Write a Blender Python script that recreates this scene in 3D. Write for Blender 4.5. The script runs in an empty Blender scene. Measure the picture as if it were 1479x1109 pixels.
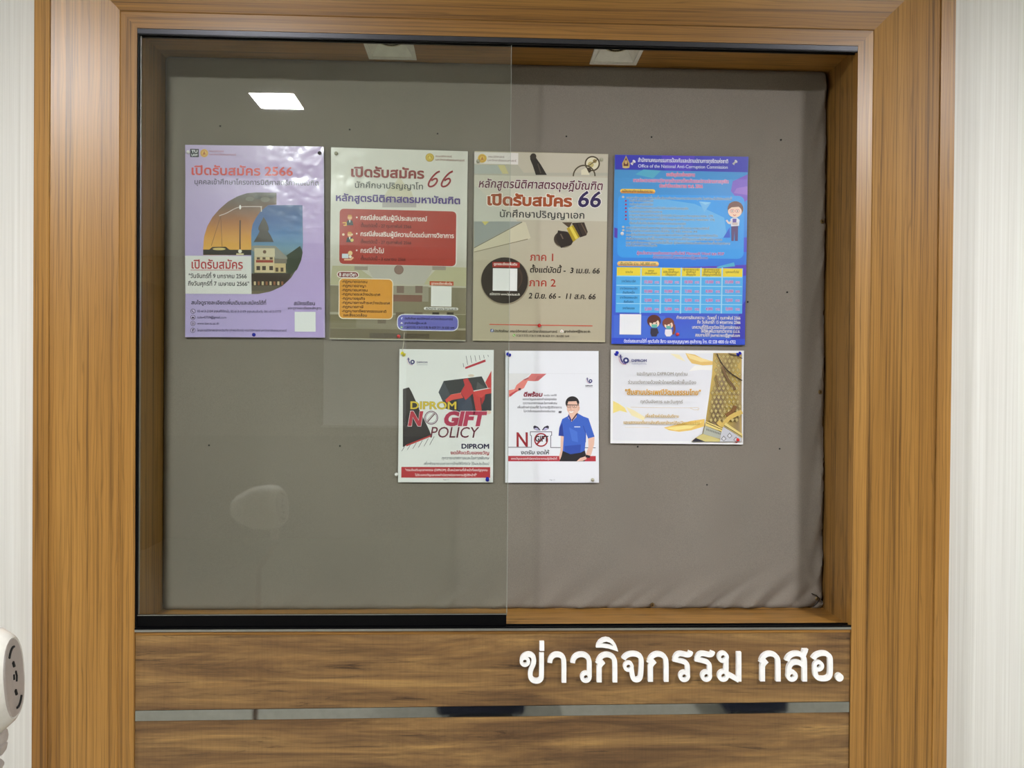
import bpy, math, random
from mathutils import Matrix, Vector, geometry
import numpy as np
random.seed(4)
C = bpy.context.scene.collection

# ------------------------------------------------------------------ camera
CAMZ, CAMY, FPX = 1.5, -1.5835, 1111.0
YAW, PITCH, ROLL = (math.radians(a) for a in (-2.125, -0.4295, -0.4738))
RM = Matrix.Rotation(YAW, 3, 'Z') @ Matrix.Rotation(PITCH, 3, 'X') @ Matrix.Rotation(ROLL, 3, 'Y')
cam = bpy.data.cameras.new('camera'); cam.sensor_width = 36; cam.lens = FPX*36/1479
cam.clip_start = .02
co = bpy.data.objects.new('camera', cam); C.objects.link(co)
right, fwd, up = RM.col[0], RM.col[1], RM.col[2]
co.matrix_world = Matrix(((right.x, up.x, -fwd.x, 0), (right.y, up.y, -fwd.y, CAMY), (right.z, up.z, -fwd.z, CAMZ), (0, 0, 0, 1)))
bpy.context.scene.camera = co

# ------------------------------------------------------------------ light and exposure
S = bpy.context.scene
S.view_settings.view_transform = 'Standard'; S.view_settings.look = 'None'
S.view_settings.exposure = 0.0; S.view_settings.gamma = 1; S.view_settings.use_curve_mapping = False
w = bpy.data.worlds.new('world'); S.world = w; w.use_nodes = True
w.node_tree.nodes['Background'].inputs[0].default_value = (.9, .93, 1, 1)
w.node_tree.nodes['Background'].inputs[1].default_value = .3
LAMP = 580.0          # emission of the square ceiling downlights
CEIL = CAMZ + 1.1
LAMP_SPOTS = [(-.83, -1.50), (1.50, -1.50), (-3.3, -1.50), (3.8, -1.50)]

# ------------------------------------------------------------------ measuring: pixel -> point on the plane y = Y or z = Z
def ray(px, py):
    return RM @ Vector(((px-739.5)/FPX, 1, -(py-554.5)/FPX))
def at(px, py, Y):
    d = ray(px, py); return Vector((0, CAMY, CAMZ)) + d*((Y-CAMY)/d.y)
def atz(px, py, Z):
    d = ray(px, py); return Vector((0, CAMY, CAMZ)) + d*((Z-CAMZ)/d.z)

# ------------------------------------------------------------------ materials
def lin(c):
    return tuple(((v/255)/12.92 if v/255 <= .04045 else ((v/255+.055)/1.055)**2.4) for v in c[:3]) + (1,)
class NT:
    def __init__(s, name):
        s.m = bpy.data.materials.new(name); s.m.use_nodes = True
        s.t = s.m.node_tree; s.b = s.t.nodes['Principled BSDF']
    def n(s, kind, **kw):
        n = s.t.nodes.new(kind)
        for k, v in kw.items():
            if k.startswith('i_'): n.inputs[k[2:].replace('_', ' ')].default_value = v
            else: setattr(n, k, v)
        return n
    def l(s, a, b): s.t.links.new(a, b)
    def coords(s, scale, loc=(0, 0, 0)):
        g = s.n('ShaderNodeNewGeometry'); m = s.n('ShaderNodeMapping')
        m.inputs['Scale'].default_value = scale; m.inputs['Location'].default_value = loc
        s.l(g.outputs['Position'], m.inputs['Vector']); return m.outputs[0]
    def ramp(s, src, stops):
        r = s.n('ShaderNodeValToRGB'); e = r.color_ramp.elements
        while len(e) < len(stops): e.new(.5)
        for k, (p, c) in enumerate(stops): e[k].position = p; e[k].color = lin(c) if len(c) == 3 else c
        s.l(src, r.inputs[0]); return r.outputs[0]
    def mix(s, f, a, b, mode='MIX'):
        m = s.n('ShaderNodeMix', data_type='RGBA', blend_type=mode)
        for v, k in ((f, 0), (a, 6), (b, 7)):
            if hasattr(v, 'links'): s.l(v, m.inputs[k])
            else: m.inputs[k].default_value = v
        return m.outputs[2]
    def bump(s, src, strength, dist=.001):
        b = s.n('ShaderNodeBump'); b.inputs['Strength'].default_value = strength; b.inputs['Distance'].default_value = dist
        s.l(src, b.inputs['Height']); s.l(b.outputs[0], s.b.inputs['Normal']); return b
    def set(s, **kw):
        for k, v in kw.items(): s.b.inputs[k.replace('_', ' ')].default_value = v
        return s
def noise(t, vec, scale, detail=3, rough=.5, dist=0):
    n = t.n('ShaderNodeTexNoise'); n.inputs['Scale'].default_value = scale; n.inputs['Detail'].default_value = detail
    n.inputs['Roughness'].default_value = rough; n.inputs['Distortion'].default_value = dist
    t.l(vec, n.inputs['Vector']); return n.outputs[0]
def flat(name, c, rough=.5, metal=0, spec=.5):
    t = NT(name); n = noise(t, t.coords((1, 1, 1)), 60, 2)
    a = lin(c); col = t.ramp(n, [(.3, tuple(v*.94 for v in a[:3])+(1,)), (.7, tuple(min(1, v*1.05) for v in a[:3])+(1,))])
    t.l(col, t.b.inputs['Base Color']); t.set(Roughness=rough, Metallic=metal); t.b.inputs['Specular IOR Level'].default_value = spec
    return t.m
def teak(name, horizontal=False, seed=0., base=((138, 96, 42), (162, 117, 56), (178, 134, 71))):
    t = NT(name)
    def sc(a, b): return (b, a, a) if horizontal else (a, a, b)
    loc = (seed, seed*1.7, seed*.6)
    big = noise(t, t.coords(sc(9, .35), loc), 1, 3, .5, .35)
    mid = noise(t, t.coords(sc(150, 1.1), loc), 1, 4, .6, .2)
    fine = noise(t, t.coords(sc(420, 5), loc), 1, 2, .6)
    ring = t.n('ShaderNodeTexWave', wave_type='BANDS', bands_direction='Z' if horizontal else 'X')
    ring.inputs['Scale'].default_value = 15; ring.inputs['Distortion'].default_value = 9; ring.inputs['Detail'].default_value = 2.5
    ring.inputs['Detail Scale'].default_value = 1.2
    t.l(t.coords(sc(3.2, .22), loc), ring.inputs['Vector'])
    c1 = t.ramp(big, [(.3, base[0]), (.52, base[1]), (.72, base[2])])
    dark = t.ramp(mid, [(.35, (.30, .28, .26, 1)), (.455, (.88, .87, .86, 1)), (.6, (1.06, 1.06, 1.06, 1))])
    c2 = t.mix(.75, c1, dark, 'MULTIPLY')
    lines = t.ramp(ring.outputs[0], [(.0, (.55, .55, .55, 1)), (.13, (.97, .97, .97, 1)), (1, (1.03, 1.03, 1.03, 1))])
    c3 = t.mix(.55, c2, lines, 'MULTIPLY')
    fl = t.ramp(fine, [(.32, (.72, .72, .72, 1)), (.5, (1, 1, 1, 1))])
    c4 = t.mix(.6, c3, fl, 'MULTIPLY')
    t.l(c4, t.b.inputs['Base Color']); t.set(Roughness=.37)
    t.bump(mid, .12, .0006)
    return t.m
def walnut(name):
    t = NT(name)
    v1 = t.coords((2.0, 1, 21)); v2 = t.coords((6, 1, 150), (3, 0, 1)); v3 = t.coords((3.2, 1, 52), (7, 0, 2))
    a = noise(t, v1, 1, 8, .66, 1.0); b = noise(t, v2, 1, 4, .65, .5); c = noise(t, v3, 1, 8, .72, 1.4)
    base = t.ramp(a, [(.30, (84, 60, 38)), (.43, (110, 82, 52)), (.55, (132, 101, 63)), (.68, (166, 131, 80))])
    st = t.ramp(b, [(.32, (.55, .52, .5, 1)), (.48, (1, 1, 1, 1)), (.70, (1.2, 1.17, 1.05, 1))])
    x = t.mix(.75, base, st, 'MULTIPLY')
    dk = t.ramp(c, [(.33, (.30, .26, .24, 1)), (.41, (.95, .95, .95, 1)), (.6, (1.10, 1.08, 1.02, 1))])
    x = t.mix(1.0, x, dk, 'MULTIPLY')
    ve = noise(t, t.coords((260, 1, 14)), 1, 2)
    x = t.mix(.35, x, t.ramp(ve, [(.35, (.75, .75, .75, 1)), (.55, (1, 1, 1, 1))]), 'MULTIPLY')
    t.l(x, t.b.inputs['Base Color']); t.set(Roughness=.42); t.bump(b, .08, .0005)
    return t.m
def wallpaper():
    t = NT('cream wallpaper with fine vertical threads')
    a = noise(t, t.coords((210, 210, 1.6)), 1, 3, .6); b = noise(t, t.coords((60, 60, .5), (5, 0, 0)), 1, 3, .6); c = noise(t, t.coords((3, 3, 1)), 1, 2)
    col = t.ramp(a, [(.3, (208, 206, 198)), (.5, (218, 216, 209)), (.7, (225, 224, 218))])
    col = t.mix(.12, col, t.ramp(b, [(.33, (.86, .86, .85, 1)), (.5, (1, 1, 1, 1))]), 'MULTIPLY')
    t.l(col, t.b.inputs['Base Color']); t.set(Roughness=.55); t.bump(a, .25, .0006)
    return t.m
def fabric():
    t = NT('grey brown board cloth')
    g = t.coords((1, 1, 1))
    a = noise(t, g, 900, 2, .7); b = noise(t, g, 5, 4, .6); c = noise(t, t.coords((1600, 1, 160)), 1, 1)
    col = t.ramp(a, [(.25, (113, 105, 96)), (.5, (128, 120, 110)), (.75, (139, 131, 121))])
    col = t.mix(.6, col, t.ramp(b, [(.3, (.9, .9, .9, 1)), (.65, (1.04, 1.04, 1.04, 1))]), 'MULTIPLY')
    t.l(col, t.b.inputs['Base Color']); t.set(Roughness=.9); t.b.inputs['Sheen Weight'].default_value = .15
    t.bump(a, .25, .0005); return t.m
def glass():
    m = bpy.data.materials.new('clear sliding glass'); m.use_nodes = True; t = m.node_tree; t.nodes.clear()
    lw = t.nodes.new('ShaderNodeLayerWeight'); lw.inputs[0].default_value = .5
    p = t.nodes.new('ShaderNodeMath'); p.operation = 'POWER'; p.inputs[1].default_value = 5; t.links.new(lw.outputs['Facing'], p.inputs[0])
    q = t.nodes.new('ShaderNodeMath'); q.operation = 'MULTIPLY_ADD'; q.inputs[1].default_value = .95; q.inputs[2].default_value = .06; t.links.new(p.outputs[0], q.inputs[0])
    tr = t.nodes.new('ShaderNodeBsdfTransparent'); tr.inputs[0].default_value = (.965, .985, .96, 1)
    gl = t.nodes.new('ShaderNodeBsdfGlossy'); gl.inputs['Roughness'].default_value = .012
    mx = t.nodes.new('ShaderNodeMixShader'); t.links.new(q.outputs[0], mx.inputs[0]); t.links.new(tr.outputs[0], mx.inputs[1]); t.links.new(gl.outputs[0], mx.inputs[2])
    o = t.nodes.new('ShaderNodeOutputMaterial'); t.links.new(mx.outputs[0], o.inputs[0]); return m
def emission(name, c, s):
    m = bpy.data.materials.new(name); m.use_nodes = True; t = m.node_tree; b = t.nodes['Principled BSDF']
    b.inputs['Base Color'].default_value = (*c, 1); b.inputs['Emission Color'].default_value = (*c, 1); b.inputs['Emission Strength'].default_value = s
    return m
def printed(name, rough, bump, crumple=None, coat=0.):
    t = NT(name)
    a = t.n('ShaderNodeAttribute', attribute_name='ink'); t.l(a.outputs['Color'], t.b.inputs['Base Color'])
    t.set(Roughness=rough); t.b.inputs['Coat Weight'].default_value = coat; t.b.inputs['Coat Roughness'].default_value = .14
    g = t.coords((1, 1, 1)); n = noise(t, g, 11, 3, .5, .4)
    h = n
    if crumple:
        (x, z, r, amt) = crumple
        vo = t.n('ShaderNodeTexVoronoi', feature='SMOOTH_F1'); vo.inputs['Scale'].default_value = 48
        dn = t.n('ShaderNodeTexNoise'); dn.inputs['Scale'].default_value = 20; t.l(g, dn.inputs['Vector'])
        mv = t.n('ShaderNodeVectorMath', operation='MULTIPLY_ADD'); mv.inputs[1].default_value = (.03, .03, .03); t.l(dn.outputs['Color'], mv.inputs[0]); t.l(g, mv.inputs[2])
        t.l(mv.outputs[0], vo.inputs['Vector'])
        ds = t.n('ShaderNodeVectorMath', operation='DISTANCE'); ds.inputs[1].default_value = (x, .12, z); t.l(g, ds.inputs[0])
        mr = t.n('ShaderNodeMapRange'); mr.inputs['From Min'].default_value = r; mr.inputs['From Max'].default_value = r*.25; mr.inputs['To Min'].default_value = 0; mr.inputs['To Max'].default_value = amt
        t.l(ds.outputs['Value'], mr.inputs['Value'])
        mm = t.n('ShaderNodeMath', operation='MULTIPLY_ADD'); t.l(vo.outputs['Distance'], mm.inputs[0]); t.l(mr.outputs[0], mm.inputs[1]); t.l(n, mm.inputs[2]); h = mm.outputs[0]
    b = t.bump(h, bump, .006)
    t.l(b.outputs[0], t.b.inputs['Coat Normal']); return t.m

M = dict(
    teak_v=teak('teak veneer, upright grain'), teak_v2=teak('teak veneer, upright grain, other leaf', seed=3.3),
    teak_h=teak('teak veneer, level grain', True, 1.1), lining_v=teak('case lining veneer', seed=6.1, base=((132, 94, 44), (150, 110, 56), (164, 122, 66))),
    lining_h=teak('case sill veneer', True, 8.2), walnut=walnut('walnut laminate'), paper=wallpaper(), fabric=fabric(), glass=glass(),
    track=flat('dark anodised track', (62, 62, 66), .35, .6), black=flat('black rail', (5, 5, 7), .3, spec=.15), alu=flat('bare aluminium edge', (190, 190, 185), .3, .9),
    white=flat('white acrylic lettering', (250, 249, 247), .4), lampwhite=flat('white lamp housing', (225, 222, 212), .4), steel=flat('polished steel strip', (172, 174, 172), .045, 1),
    bulb=flat('frosted lamp glass', (190, 175, 130), .2), ringm=flat('lamp ring', (200, 190, 160), .15, 1), dark=flat('dark recess', (14, 13, 12), .8),
    brass=flat('dull brass stud', (140, 122, 84), .3, .9), device=flat('glossy white plastic', (208, 204, 195), .25), devgrey=flat('grey plate', (168, 158, 150), .4),
    ceiling=flat('white ceiling paint', (222, 222, 218), .8), floor=flat('pale grey floor tile', (168, 165, 152), .3), backwall=flat('taupe back wall', (150, 144, 130), .7),
    wain=flat('olive grey wainscot', (120, 116, 104), .6), emit=emission('lit diffuser', (.96, .972, 1), LAMP), wain2=flat('dark grey green cabinet', (66, 72, 60), .6), navy=flat('navy cloth', (36, 42, 66), .8),
    board=flat('white board', (226, 228, 230), .3), pin_blue=flat('blue pin', (20, 32, 165), .25), pin_red=flat('red pin', (215, 50, 48), .25),
    pin_yellow=flat('yellow pin', (228, 214, 30), .25), pin_white=flat('white pin', (238, 236, 238), .25), pin_clear=flat('clear pin', (176, 172, 150), .15), pin_black=flat('black pin', (30, 30, 34), .25), needle=flat('pin needle', (170, 170, 170), .3, 1),
    edge=flat('ground glass edge', (158, 163, 154), .4), thread=flat('pale thread', (196, 190, 170), .6))

# ------------------------------------------------------------------ mesh helpers
class MB:
    def __init__(s): s.v = []; s.f = []
    def add(s, v, f):
        n = len(s.v); s.v += [tuple(p) for p in v]; s.f += [tuple(n+i for i in q) for q in f]; return s
    def box(s, x0, x1, y0, y1, z0, z1):
        return s.add([(x, y, z) for z in (z0, z1) for y in (y0, y1) for x in (x0, x1)],
                     [(0, 2, 3, 1), (4, 5, 7, 6), (0, 1, 5, 4), (2, 6, 7, 3), (0, 4, 6, 2), (1, 3, 7, 5)])
    def quadbox(s, q0, q1):          # two matching quads
        return s.add(list(q0)+list(q1), [(0, 1, 2, 3), (7, 6, 5, 4), (0, 4, 5, 1), (1, 5, 6, 2), (2, 6, 7, 3), (3, 7, 4, 0)])
    def lathe(s, prof, c=(0, 0, 0), ax='z', n=24):
        vs = []; fs = []
        for r, h in prof:
            for k in range(n):
                a = 2*math.pi*k/n; x, y = r*math.cos(a), r*math.sin(a)
                p = {'z': (x, y, h), 'y': (x, h, y), 'x': (h, x, y)}[ax]
                vs.append((p[0]+c[0], p[1]+c[1], p[2]+c[2]))
        for i in range(len(prof)-1):
            for k in range(n):
                k2 = (k+1) % n; fs.append((i*n+k, i*n+k2, (i+1)*n+k2, (i+1)*n+k))
        fs.append(tuple(range(n))[::-1]); fs.append(tuple(range((len(prof)-1)*n, len(prof)*n)))
        return s.add(vs, fs)
    def tube(s, pts, r, n=8):
        vs = []; fs = []
        pts = [Vector(p) for p in pts]
        for i, p in enumerate(pts):
            d = (pts[min(i+1, len(pts)-1)]-pts[max(i-1, 0)]).normalized()
            a = d.orthogonal().normalized() if i == 0 else (a - d*a.dot(d)).normalized()
            b = d.cross(a)
            rr = r[i] if isinstance(r, (list, tuple)) else r
            vs += [p+a*math.cos(2*math.pi*k/n)*rr+b*math.sin(2*math.pi*k/n)*rr for k in range(n)]
        for i in range(len(pts)-1):
            for k in range(n): fs.append((i*n+k, i*n+(k+1) % n, (i+1)*n+(k+1) % n, (i+1)*n+k))
        fs.append(tuple(range(n))[::-1]); fs.append(tuple(range((len(pts)-1)*n, len(pts)*n)))
        return s.add(vs, fs)
    def mesh(s, name, mat, smooth=False, origin=(0, 0, 0)):
        me = bpy.data.meshes.new(name)
        me.from_pydata([(v[0]-origin[0], v[1]-origin[1], v[2]-origin[2]) for v in s.v], [], s.f)
        import bmesh
        bm = bmesh.new(); bm.from_mesh(me); bmesh.ops.recalc_face_normals(bm, faces=bm.faces); bm.to_mesh(me); bm.free()
        if mat: me.materials.append(mat)
        if smooth:
            me.polygons.foreach_set('use_smooth', [True]*len(me.polygons))
            me.set_sharp_from_angle(angle=math.radians(38))
        return me
    def build(s, name, mat, parent=None, smooth=False, origin=None, bevel=0):
        # meshes are given in world coordinates; a child keeps its parent's origin
        if origin is None:
            if parent is not None: origin = parent.matrix_basis.translation if parent.parent is None else parent.parent.location
            else:
                a = np.array(s.v); origin = ((a[:, 0].min()+a[:, 0].max())/2, (a[:, 1].min()+a[:, 1].max())/2, a[:, 2].min())
        o = bpy.data.objects.new(name, s.mesh(name, mat, smooth, origin)); C.objects.link(o)
        if parent is not None: o.parent = parent
        else: o.location = origin
        if bevel:
            b = o.modifiers.new('bevel', 'BEVEL'); b.width = bevel; b.segments = 2; b.limit_method = 'ANGLE'
        return o
def tag(o, label=None, cat=None, group=None, kind=None):
    for k, v in (('label', label), ('category', cat), ('group', group), ('kind', kind)):
        if v: o[k] = v
    return o
def empty(name, loc, label=None, cat=None, group=None, kind=None):
    o = bpy.data.objects.new(name, None); C.objects.link(o); o.location = loc; o.empty_display_size = .05
    return tag(o, label, cat, group, kind)

# ------------------------------------------------------------------ the room
XL, XR, YB = -4.2, 4.6, -5.6
FRAME_T = .052                                   # how far the casing stands off the wall
WY = .045                                        # wall face
OL, OR_, OT, OB = -.7036, .776, .6998+CAMZ, -.5169+CAMZ      # the opening, measured
DEP = .1295                                      # face of the cloth board
lo_l = at(47.5, 554, -.036).x; lo_r = at(1374, 554, -.036).x          # outer edges of the casing
wm = MB(); wm.box(XL, lo_l+.03, WY, .35, 0, CEIL); wm.box(lo_r-.03, XR, WY, .35, 0, CEIL); wm.box(lo_l+.03, lo_r-.03, WY+.13, .35, 0, CEIL)
wm.box(lo_l+.03, lo_r-.03, WY, WY+.13, OT+.2, CEIL)
tag(wm.build('wall_front', M['paper'], origin=(0, .2, 0)), kind='structure')
for nm, b, mt in (('wall_left', (XL-.1, XL, YB, .35, 0, CEIL), 'paper'), ('wall_right', (XR, XR+.1, YB, .35, 0, CEIL), 'paper'),
                  ('wall_back', (XL, XR, YB-.1, YB, 0, CEIL), 'backwall'), ('floor', (XL-.1, XR+.1, YB-.1, .35, -.08, 0), 'floor'), ('ceiling', (XL-.1, XR+.1, YB-.1, .35, CEIL, CEIL+.08), 'ceiling')):
    tag(MB().box(*b).build(nm, M[mt]), kind='structure')
tag(MB().box(XL, XR, YB, YB+.02, .0, .95).build('trim_1', M['wain']), kind='structure')

# ceiling downlights (their reflection shows in the glass)
for k, (x, y) in enumerate(LAMP_SPOTS):
    e = empty('ceiling_downlight', (x, y, CEIL), ('square white ceiling downlight whose glare is caught in the glass pane', 'square white ceiling downlight in front of the right casing', 'square white ceiling downlight furthest left along the hall', 'square white ceiling downlight furthest right along the hall')[k], 'light', 'square ceiling downlights')
    h = .086
    f = MB()
    for a in ((-h-.012, -h, -h-.012, h+.012), (h, h+.012, -h-.012, h+.012), (-h, h, -h-.012, -h), (-h, h, h, h+.012)):
        f.box(x+a[0], x+a[1], y+a[2], y+a[3], CEIL-.008, CEIL-.0005)
    f.build('lamp_frame', M['lampwhite'], e)
    MB().box(x-h, x+h, y-h, y+h, CEIL-.004, CEIL-.001).build('diffuser', M['emit'], e)

# navy blocks added to stand in for legs mirrored in the steel strip
for k, (x, y, wd) in enumerate(((.0, -1.86, .19), (1.2, -1.86, .14))):
    e = empty('leg_stand_in', (x, y, 0), ('wide', 'narrow')[k]+' navy block behind the camera, added in place of legs mirrored in the steel strip', 'stand-in', 'navy blocks standing in for legs')
    MB().box(x-wd, x+wd, y-.17, y+.17, .05, .40).build('leg_block', M['navy'], e, bevel=.02)
    for sx in (-1, 1):
        for sy in (-1, 1): MB().tube([(x+sx*(wd-.04), y+sy*.13, 0), (x+sx*(wd-.04), y+sy*.13, .055)], .016).build('block_foot', M['steel'], e)

# added only to give faint shapes in the glass: a white board and a dark tall cabinet at the back of the hall
wb = empty('stand_in_white_board', (-1.1, YB, 1.05), 'white board added on the back wall for its faint light shape in the glass', 'white board')
MB().box(-1.48, -.72, YB+.004, YB+.02, 1.05, 2.0).build('writing_surface', M['board'], wb)
MB().box(-1.50, -.70, YB+.004, YB+.03, 1.03, 1.05).build('tray', M['alu'], wb); MB().box(-1.50, -.70, YB+.004, YB+.03, 2.0, 2.02).build('top_rail', M['alu'], wb)
cb = empty('stand_in_cabinet', (-3.4, YB+.3, 0), 'dark grey-green tall cabinet added at the back for its dark shape in the glass', 'cabinet')
MB().box(-3.95, -2.9, YB+.03, YB+.5, 0, 2.3).build('carcass', M['wain2'], cb)
for x0 in (-3.945, -3.42):
    MB().box(x0, x0+.515, YB+.501, YB+.52, .08, 2.29).build('door', M['wain2'], cb, bevel=.003); MB().tube([(x0+.25, YB+.54, 1.0), (x0+.25, YB+.54, 1.2)], .008).build('handle', M['alu'], cb)

# ------------------------------------------------------------------ the casing: outer lip, sloping band, inner lip; mitred
casing = empty('display_case', (0, 0, OB), 'wide teak-veneered display case with mitred picture-frame casing round a recessed board', 'display case')
BAND, LIP = .032, .030
depth_out, depth_in = -.036, .0                  # the outer lip stands proud of the inner lip
ZB = 0.0                                         # the side casings run on down to the floor
def member(side):
    """profile u (away from opening) -> y"""
    prof = [(0, depth_in), (BAND, depth_in)]
    wide = {'l': OL-lo_l, 'r': lo_r-OR_, 't': .185}[side]
    n = 6
    prof += [(BAND+.0015, depth_in-.0025)]
    for k in range(1, n+1):
        t = k/n; prof.append((BAND+.0015+(wide-BAND-LIP-.0015)*t, depth_in-.0025+(depth_out+.004-depth_in+.0025)*t))
    prof += [(wide-LIP+.0005, depth_out), (wide, depth_out), (wide, WY)]
    prof = [(0, .02)]+prof
    m = MB(); fs = []; vs = []
    wt = .185
    for u, y in prof:
        ut = u*wt/wide
        if side == 'l': vs += [(OL-u, y, ZB), (OL-u, y, OT+ut)]
        elif side == 'r': vs += [(OR_+u, y, ZB), (OR_+u, y, OT+ut)]
        else: vs += [(OL-u*(OL-lo_l)/wt, y, OT+u), (OR_+u*(lo_r-OR_)/wt, y, OT+u)]
    for i in range(len(prof)-1): fs.append((2*i, 2*i+1, 2*i+3, 2*i+2))
    return m.add(vs, fs)
for side, mt, nm in (('l', 'teak_v', 'side_casing'), ('r', 'teak_v2', 'side_casing'), ('t', 'teak_h', 'head_casing')):
    member(side).build(nm, M[mt], casing)
# lining boards of the case (each board 10 mm thick, behind the lip)
T = .012
def board(name, q, mat): q.build(name, M[mat], casing)
bk = dict(tl=at(236.7, 78.4, DEP), tr=at(1196.3, 100.6, DEP), br=at(1189.5, 880.4, DEP), bl=at(232.6, 883, DEP))
board('side_lining', MB().quadbox([(OL-.001, .02, OB), (OL-.001, DEP+.03, OB), (OL-.001, DEP+.03, OT), (OL-.001, .02, OT)], [(OL-T, .02, OB), (OL-T, DEP+.03, OB), (OL-T, DEP+.03, OT), (OL-T, .02, OT)]), 'lining_v')
board('side_lining', MB().quadbox([(OR_+.001, .02, OB), (OR_+.001, DEP+.03, OB), (OR_+.001, DEP+.03, OT), (OR_+.001, .02, OT)], [(OR_+T, .02, OB), (OR_+T, DEP+.03, OB), (OR_+T, DEP+.03, OT), (OR_+T, .02, OT)]), 'lining_v')
board('sill', MB().box(OL-T, OR_+T, .003, DEP+.03, OB-T, OB), 'lining_h')
MB().box(OL-T, OR_+T, DEP+.031, DEP+.043, OB-T, OT+T).build('back_panel', M['lining_v'], casing)
# top board with two square holes for the small lamps
LX = [at(563-4, 72, .08).x, 0]
l1 = (atz(538, 86, OT), atz(598, 86, OT)); l2 = (atz(852, 98, OT), atz(913, 98, OT))
hs = .048; cxs = [(l1[0].x+l1[1].x)/2, (l2[0].x+l2[1].x)/2]; cyl = DEP-.014-hs
tb = MB(); xs = [OL-T, cxs[0]-hs, cxs[0]+hs, cxs[1]-hs, cxs[1]+hs, OR_+T]; ys = [.02, cyl-hs, cyl+hs, DEP+.03]
for i in range(5):
    for j in range(3):
        if j == 1 and i in (1, 3): continue
        tb.box(xs[i], xs[i+1], ys[j], ys[j+1], OT, OT+T)
board('top_lining', tb, 'lining_h')

for k, x in enumerate(cxs):
    e = empty('case_downlight', (x, cyl, OT), ['square white recessed lamp in the case top, seen through the glass pane', 'square white recessed lamp in the case top, in the open right half'][k], 'light', 'small recessed lamps in the case top')
    f = MB(); h = hs+.004; g = hs-.004
    for a in ((-h, -g, -h, h), (g, h, -h, h), (-g, g, -h, -g), (-g, g, g, h)): f.box(x+a[0], x+a[1], cyl+a[2], cyl+a[3], OT-.003, OT-.0003)
    f.build('lamp_frame', M['lampwhite'], e)
    r = MB(); a, b, z = g, g*.6, OT+.026
    v = [(x-a, cyl-a, OT), (x+a, cyl-a, OT), (x+a, cyl+a, OT), (x-a, cyl+a, OT), (x-b, cyl-b, z), (x+b, cyl-b, z), (x+b, cyl+b, z), (x-b, cyl+b, z)]
    r.add(v, [(0, 1, 5, 4), (1, 2, 6, 5), (2, 3, 7, 6), (3, 0, 4, 7), (4, 5, 6, 7)]).build('reflector', M['lampwhite'], e)
    MB().lathe([(b*.95, z-.012), (b*.95, z-.002), (b*.8, z-.002), (b*.8, z-.012)], (x, cyl, 0)).build('lamp_ring', M['ringm'], e, True)
    MB().lathe([(b*.78, z-.010), (b*.5, z-.013), (b*.1, z-.014)], (x, cyl, 0)).build('bulb', M['bulb'], e, True)

# ------------------------------------------------------------------ cloth board with wrinkles
def cloth_z(x, z, L, R_, Bt, Tp):
    """how far the cloth stands towards the viewer (m)"""
    d = 0.0
    eb, er, el, et = z-Bt, R_-x, x-L, Tp-z
    # bottom edge: slanting pull folds, stronger to the right
    for (x0, slope, ln, amp, wd) in FOLDS_B:
        s = (eb)/ln
        if 0 <= s < 1:
            xc = x0+slope*eb
            q = (x-xc)/(wd*(1+2.2*s)); d += amp*(1-s)**1.2*math.exp(-q*q)
    for (z0, slope, ln, amp, wd) in FOLDS_R:
        s = er/ln
        if 0 <= s < 1:
            zc = z0+slope*er
            q = (z-zc)/(wd*(1+2*s)); d += amp*(1-s)**1.2*math.exp(-q*q)
    for e in (eb, er, el, et):
        if e < .012: d -= .010*(1-e/.012)**2
    d += .0012*math.sin(x*5.1+1)*math.sin(z*4.3)
    return d
FOLDS_B = []; r0 = random.Random(7)
for k in range(26):
    x0 = -.55+k*.052+r0.uniform(-.015, .015); t = max(0, (x0+.2))/1.0
    FOLDS_B.append((x0, r0.uniform(.9, 1.7), r0.uniform(.05, .11)*(1+.5*t), r0.choice((1, -1))*(.0018+.0046*t)*r0.uniform(.6, 1.2), r0.uniform(.007, .014)))
FOLDS_R = []
for k in range(16):
    z0 = OB+.03+k*.078+r0.uniform(-.02, .02)
    FOLDS_R.append((z0, -r0.uniform(2.5, 5), r0.uniform(.03, .05), r0.choice((1, -1))*r0.uniform(.003, .0055), r0.uniform(.012, .026)))
FOLDS_R.append((OB+.02, 1.6, .06, .006, .01)); FOLDS_R.append((OT-.03, -1.2, .07, .004, .012))
nx, nz = 300, 240; vs = []; fs = []
for j in range(nz+1):
    for i in range(nx+1):
        u, v = i/nx, j/nz
        p = bk['bl']*(1-u)*(1-v)+bk['br']*u*(1-v)+bk['tr']*u*v+bk['tl']*(1-u)*v
        vs.append((p.x, DEP-cloth_z(p.x, p.z, bk['bl'].x*(1-v)+bk['tl'].x*v, bk['br'].x*(1-v)+bk['tr'].x*v, bk['bl'].z*(1-u)+bk['br'].z*u, bk['tl'].z*(1-u)+bk['tr'].z*u), p.z))
for j in range(nz):
    for i in range(nx):
        a = j*(nx+1)+i; fs.append((a, a+1, a+nx+2, a+nx+1))
n = len(vs)                                      # a thin back so that the pad has body
per = [i for i in range(nx+1)]+[j*(nx+1)+nx for j in range(1, nz+1)]+[nz*(nx+1)+i for i in range(nx-1, -1, -1)]+[j*(nx+1) for j in range(nz-1, 0, -1)]
for i in per: vs.append((vs[i][0], DEP+.028, vs[i][2]))
L_ = len(per)
for k in range(L_): fs.append((per[k], n+k, n+(k+1) % L_, per[(k+1) % L_]))
pinboard = empty('pin_board', (0, DEP, OB), 'padded notice board wrapped in grey-brown cloth, puckered along the lower and right edges', 'notice board')
cl = MB().add(vs, fs).build('cloth_cover', M['fabric'], pinboard, True)

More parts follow.
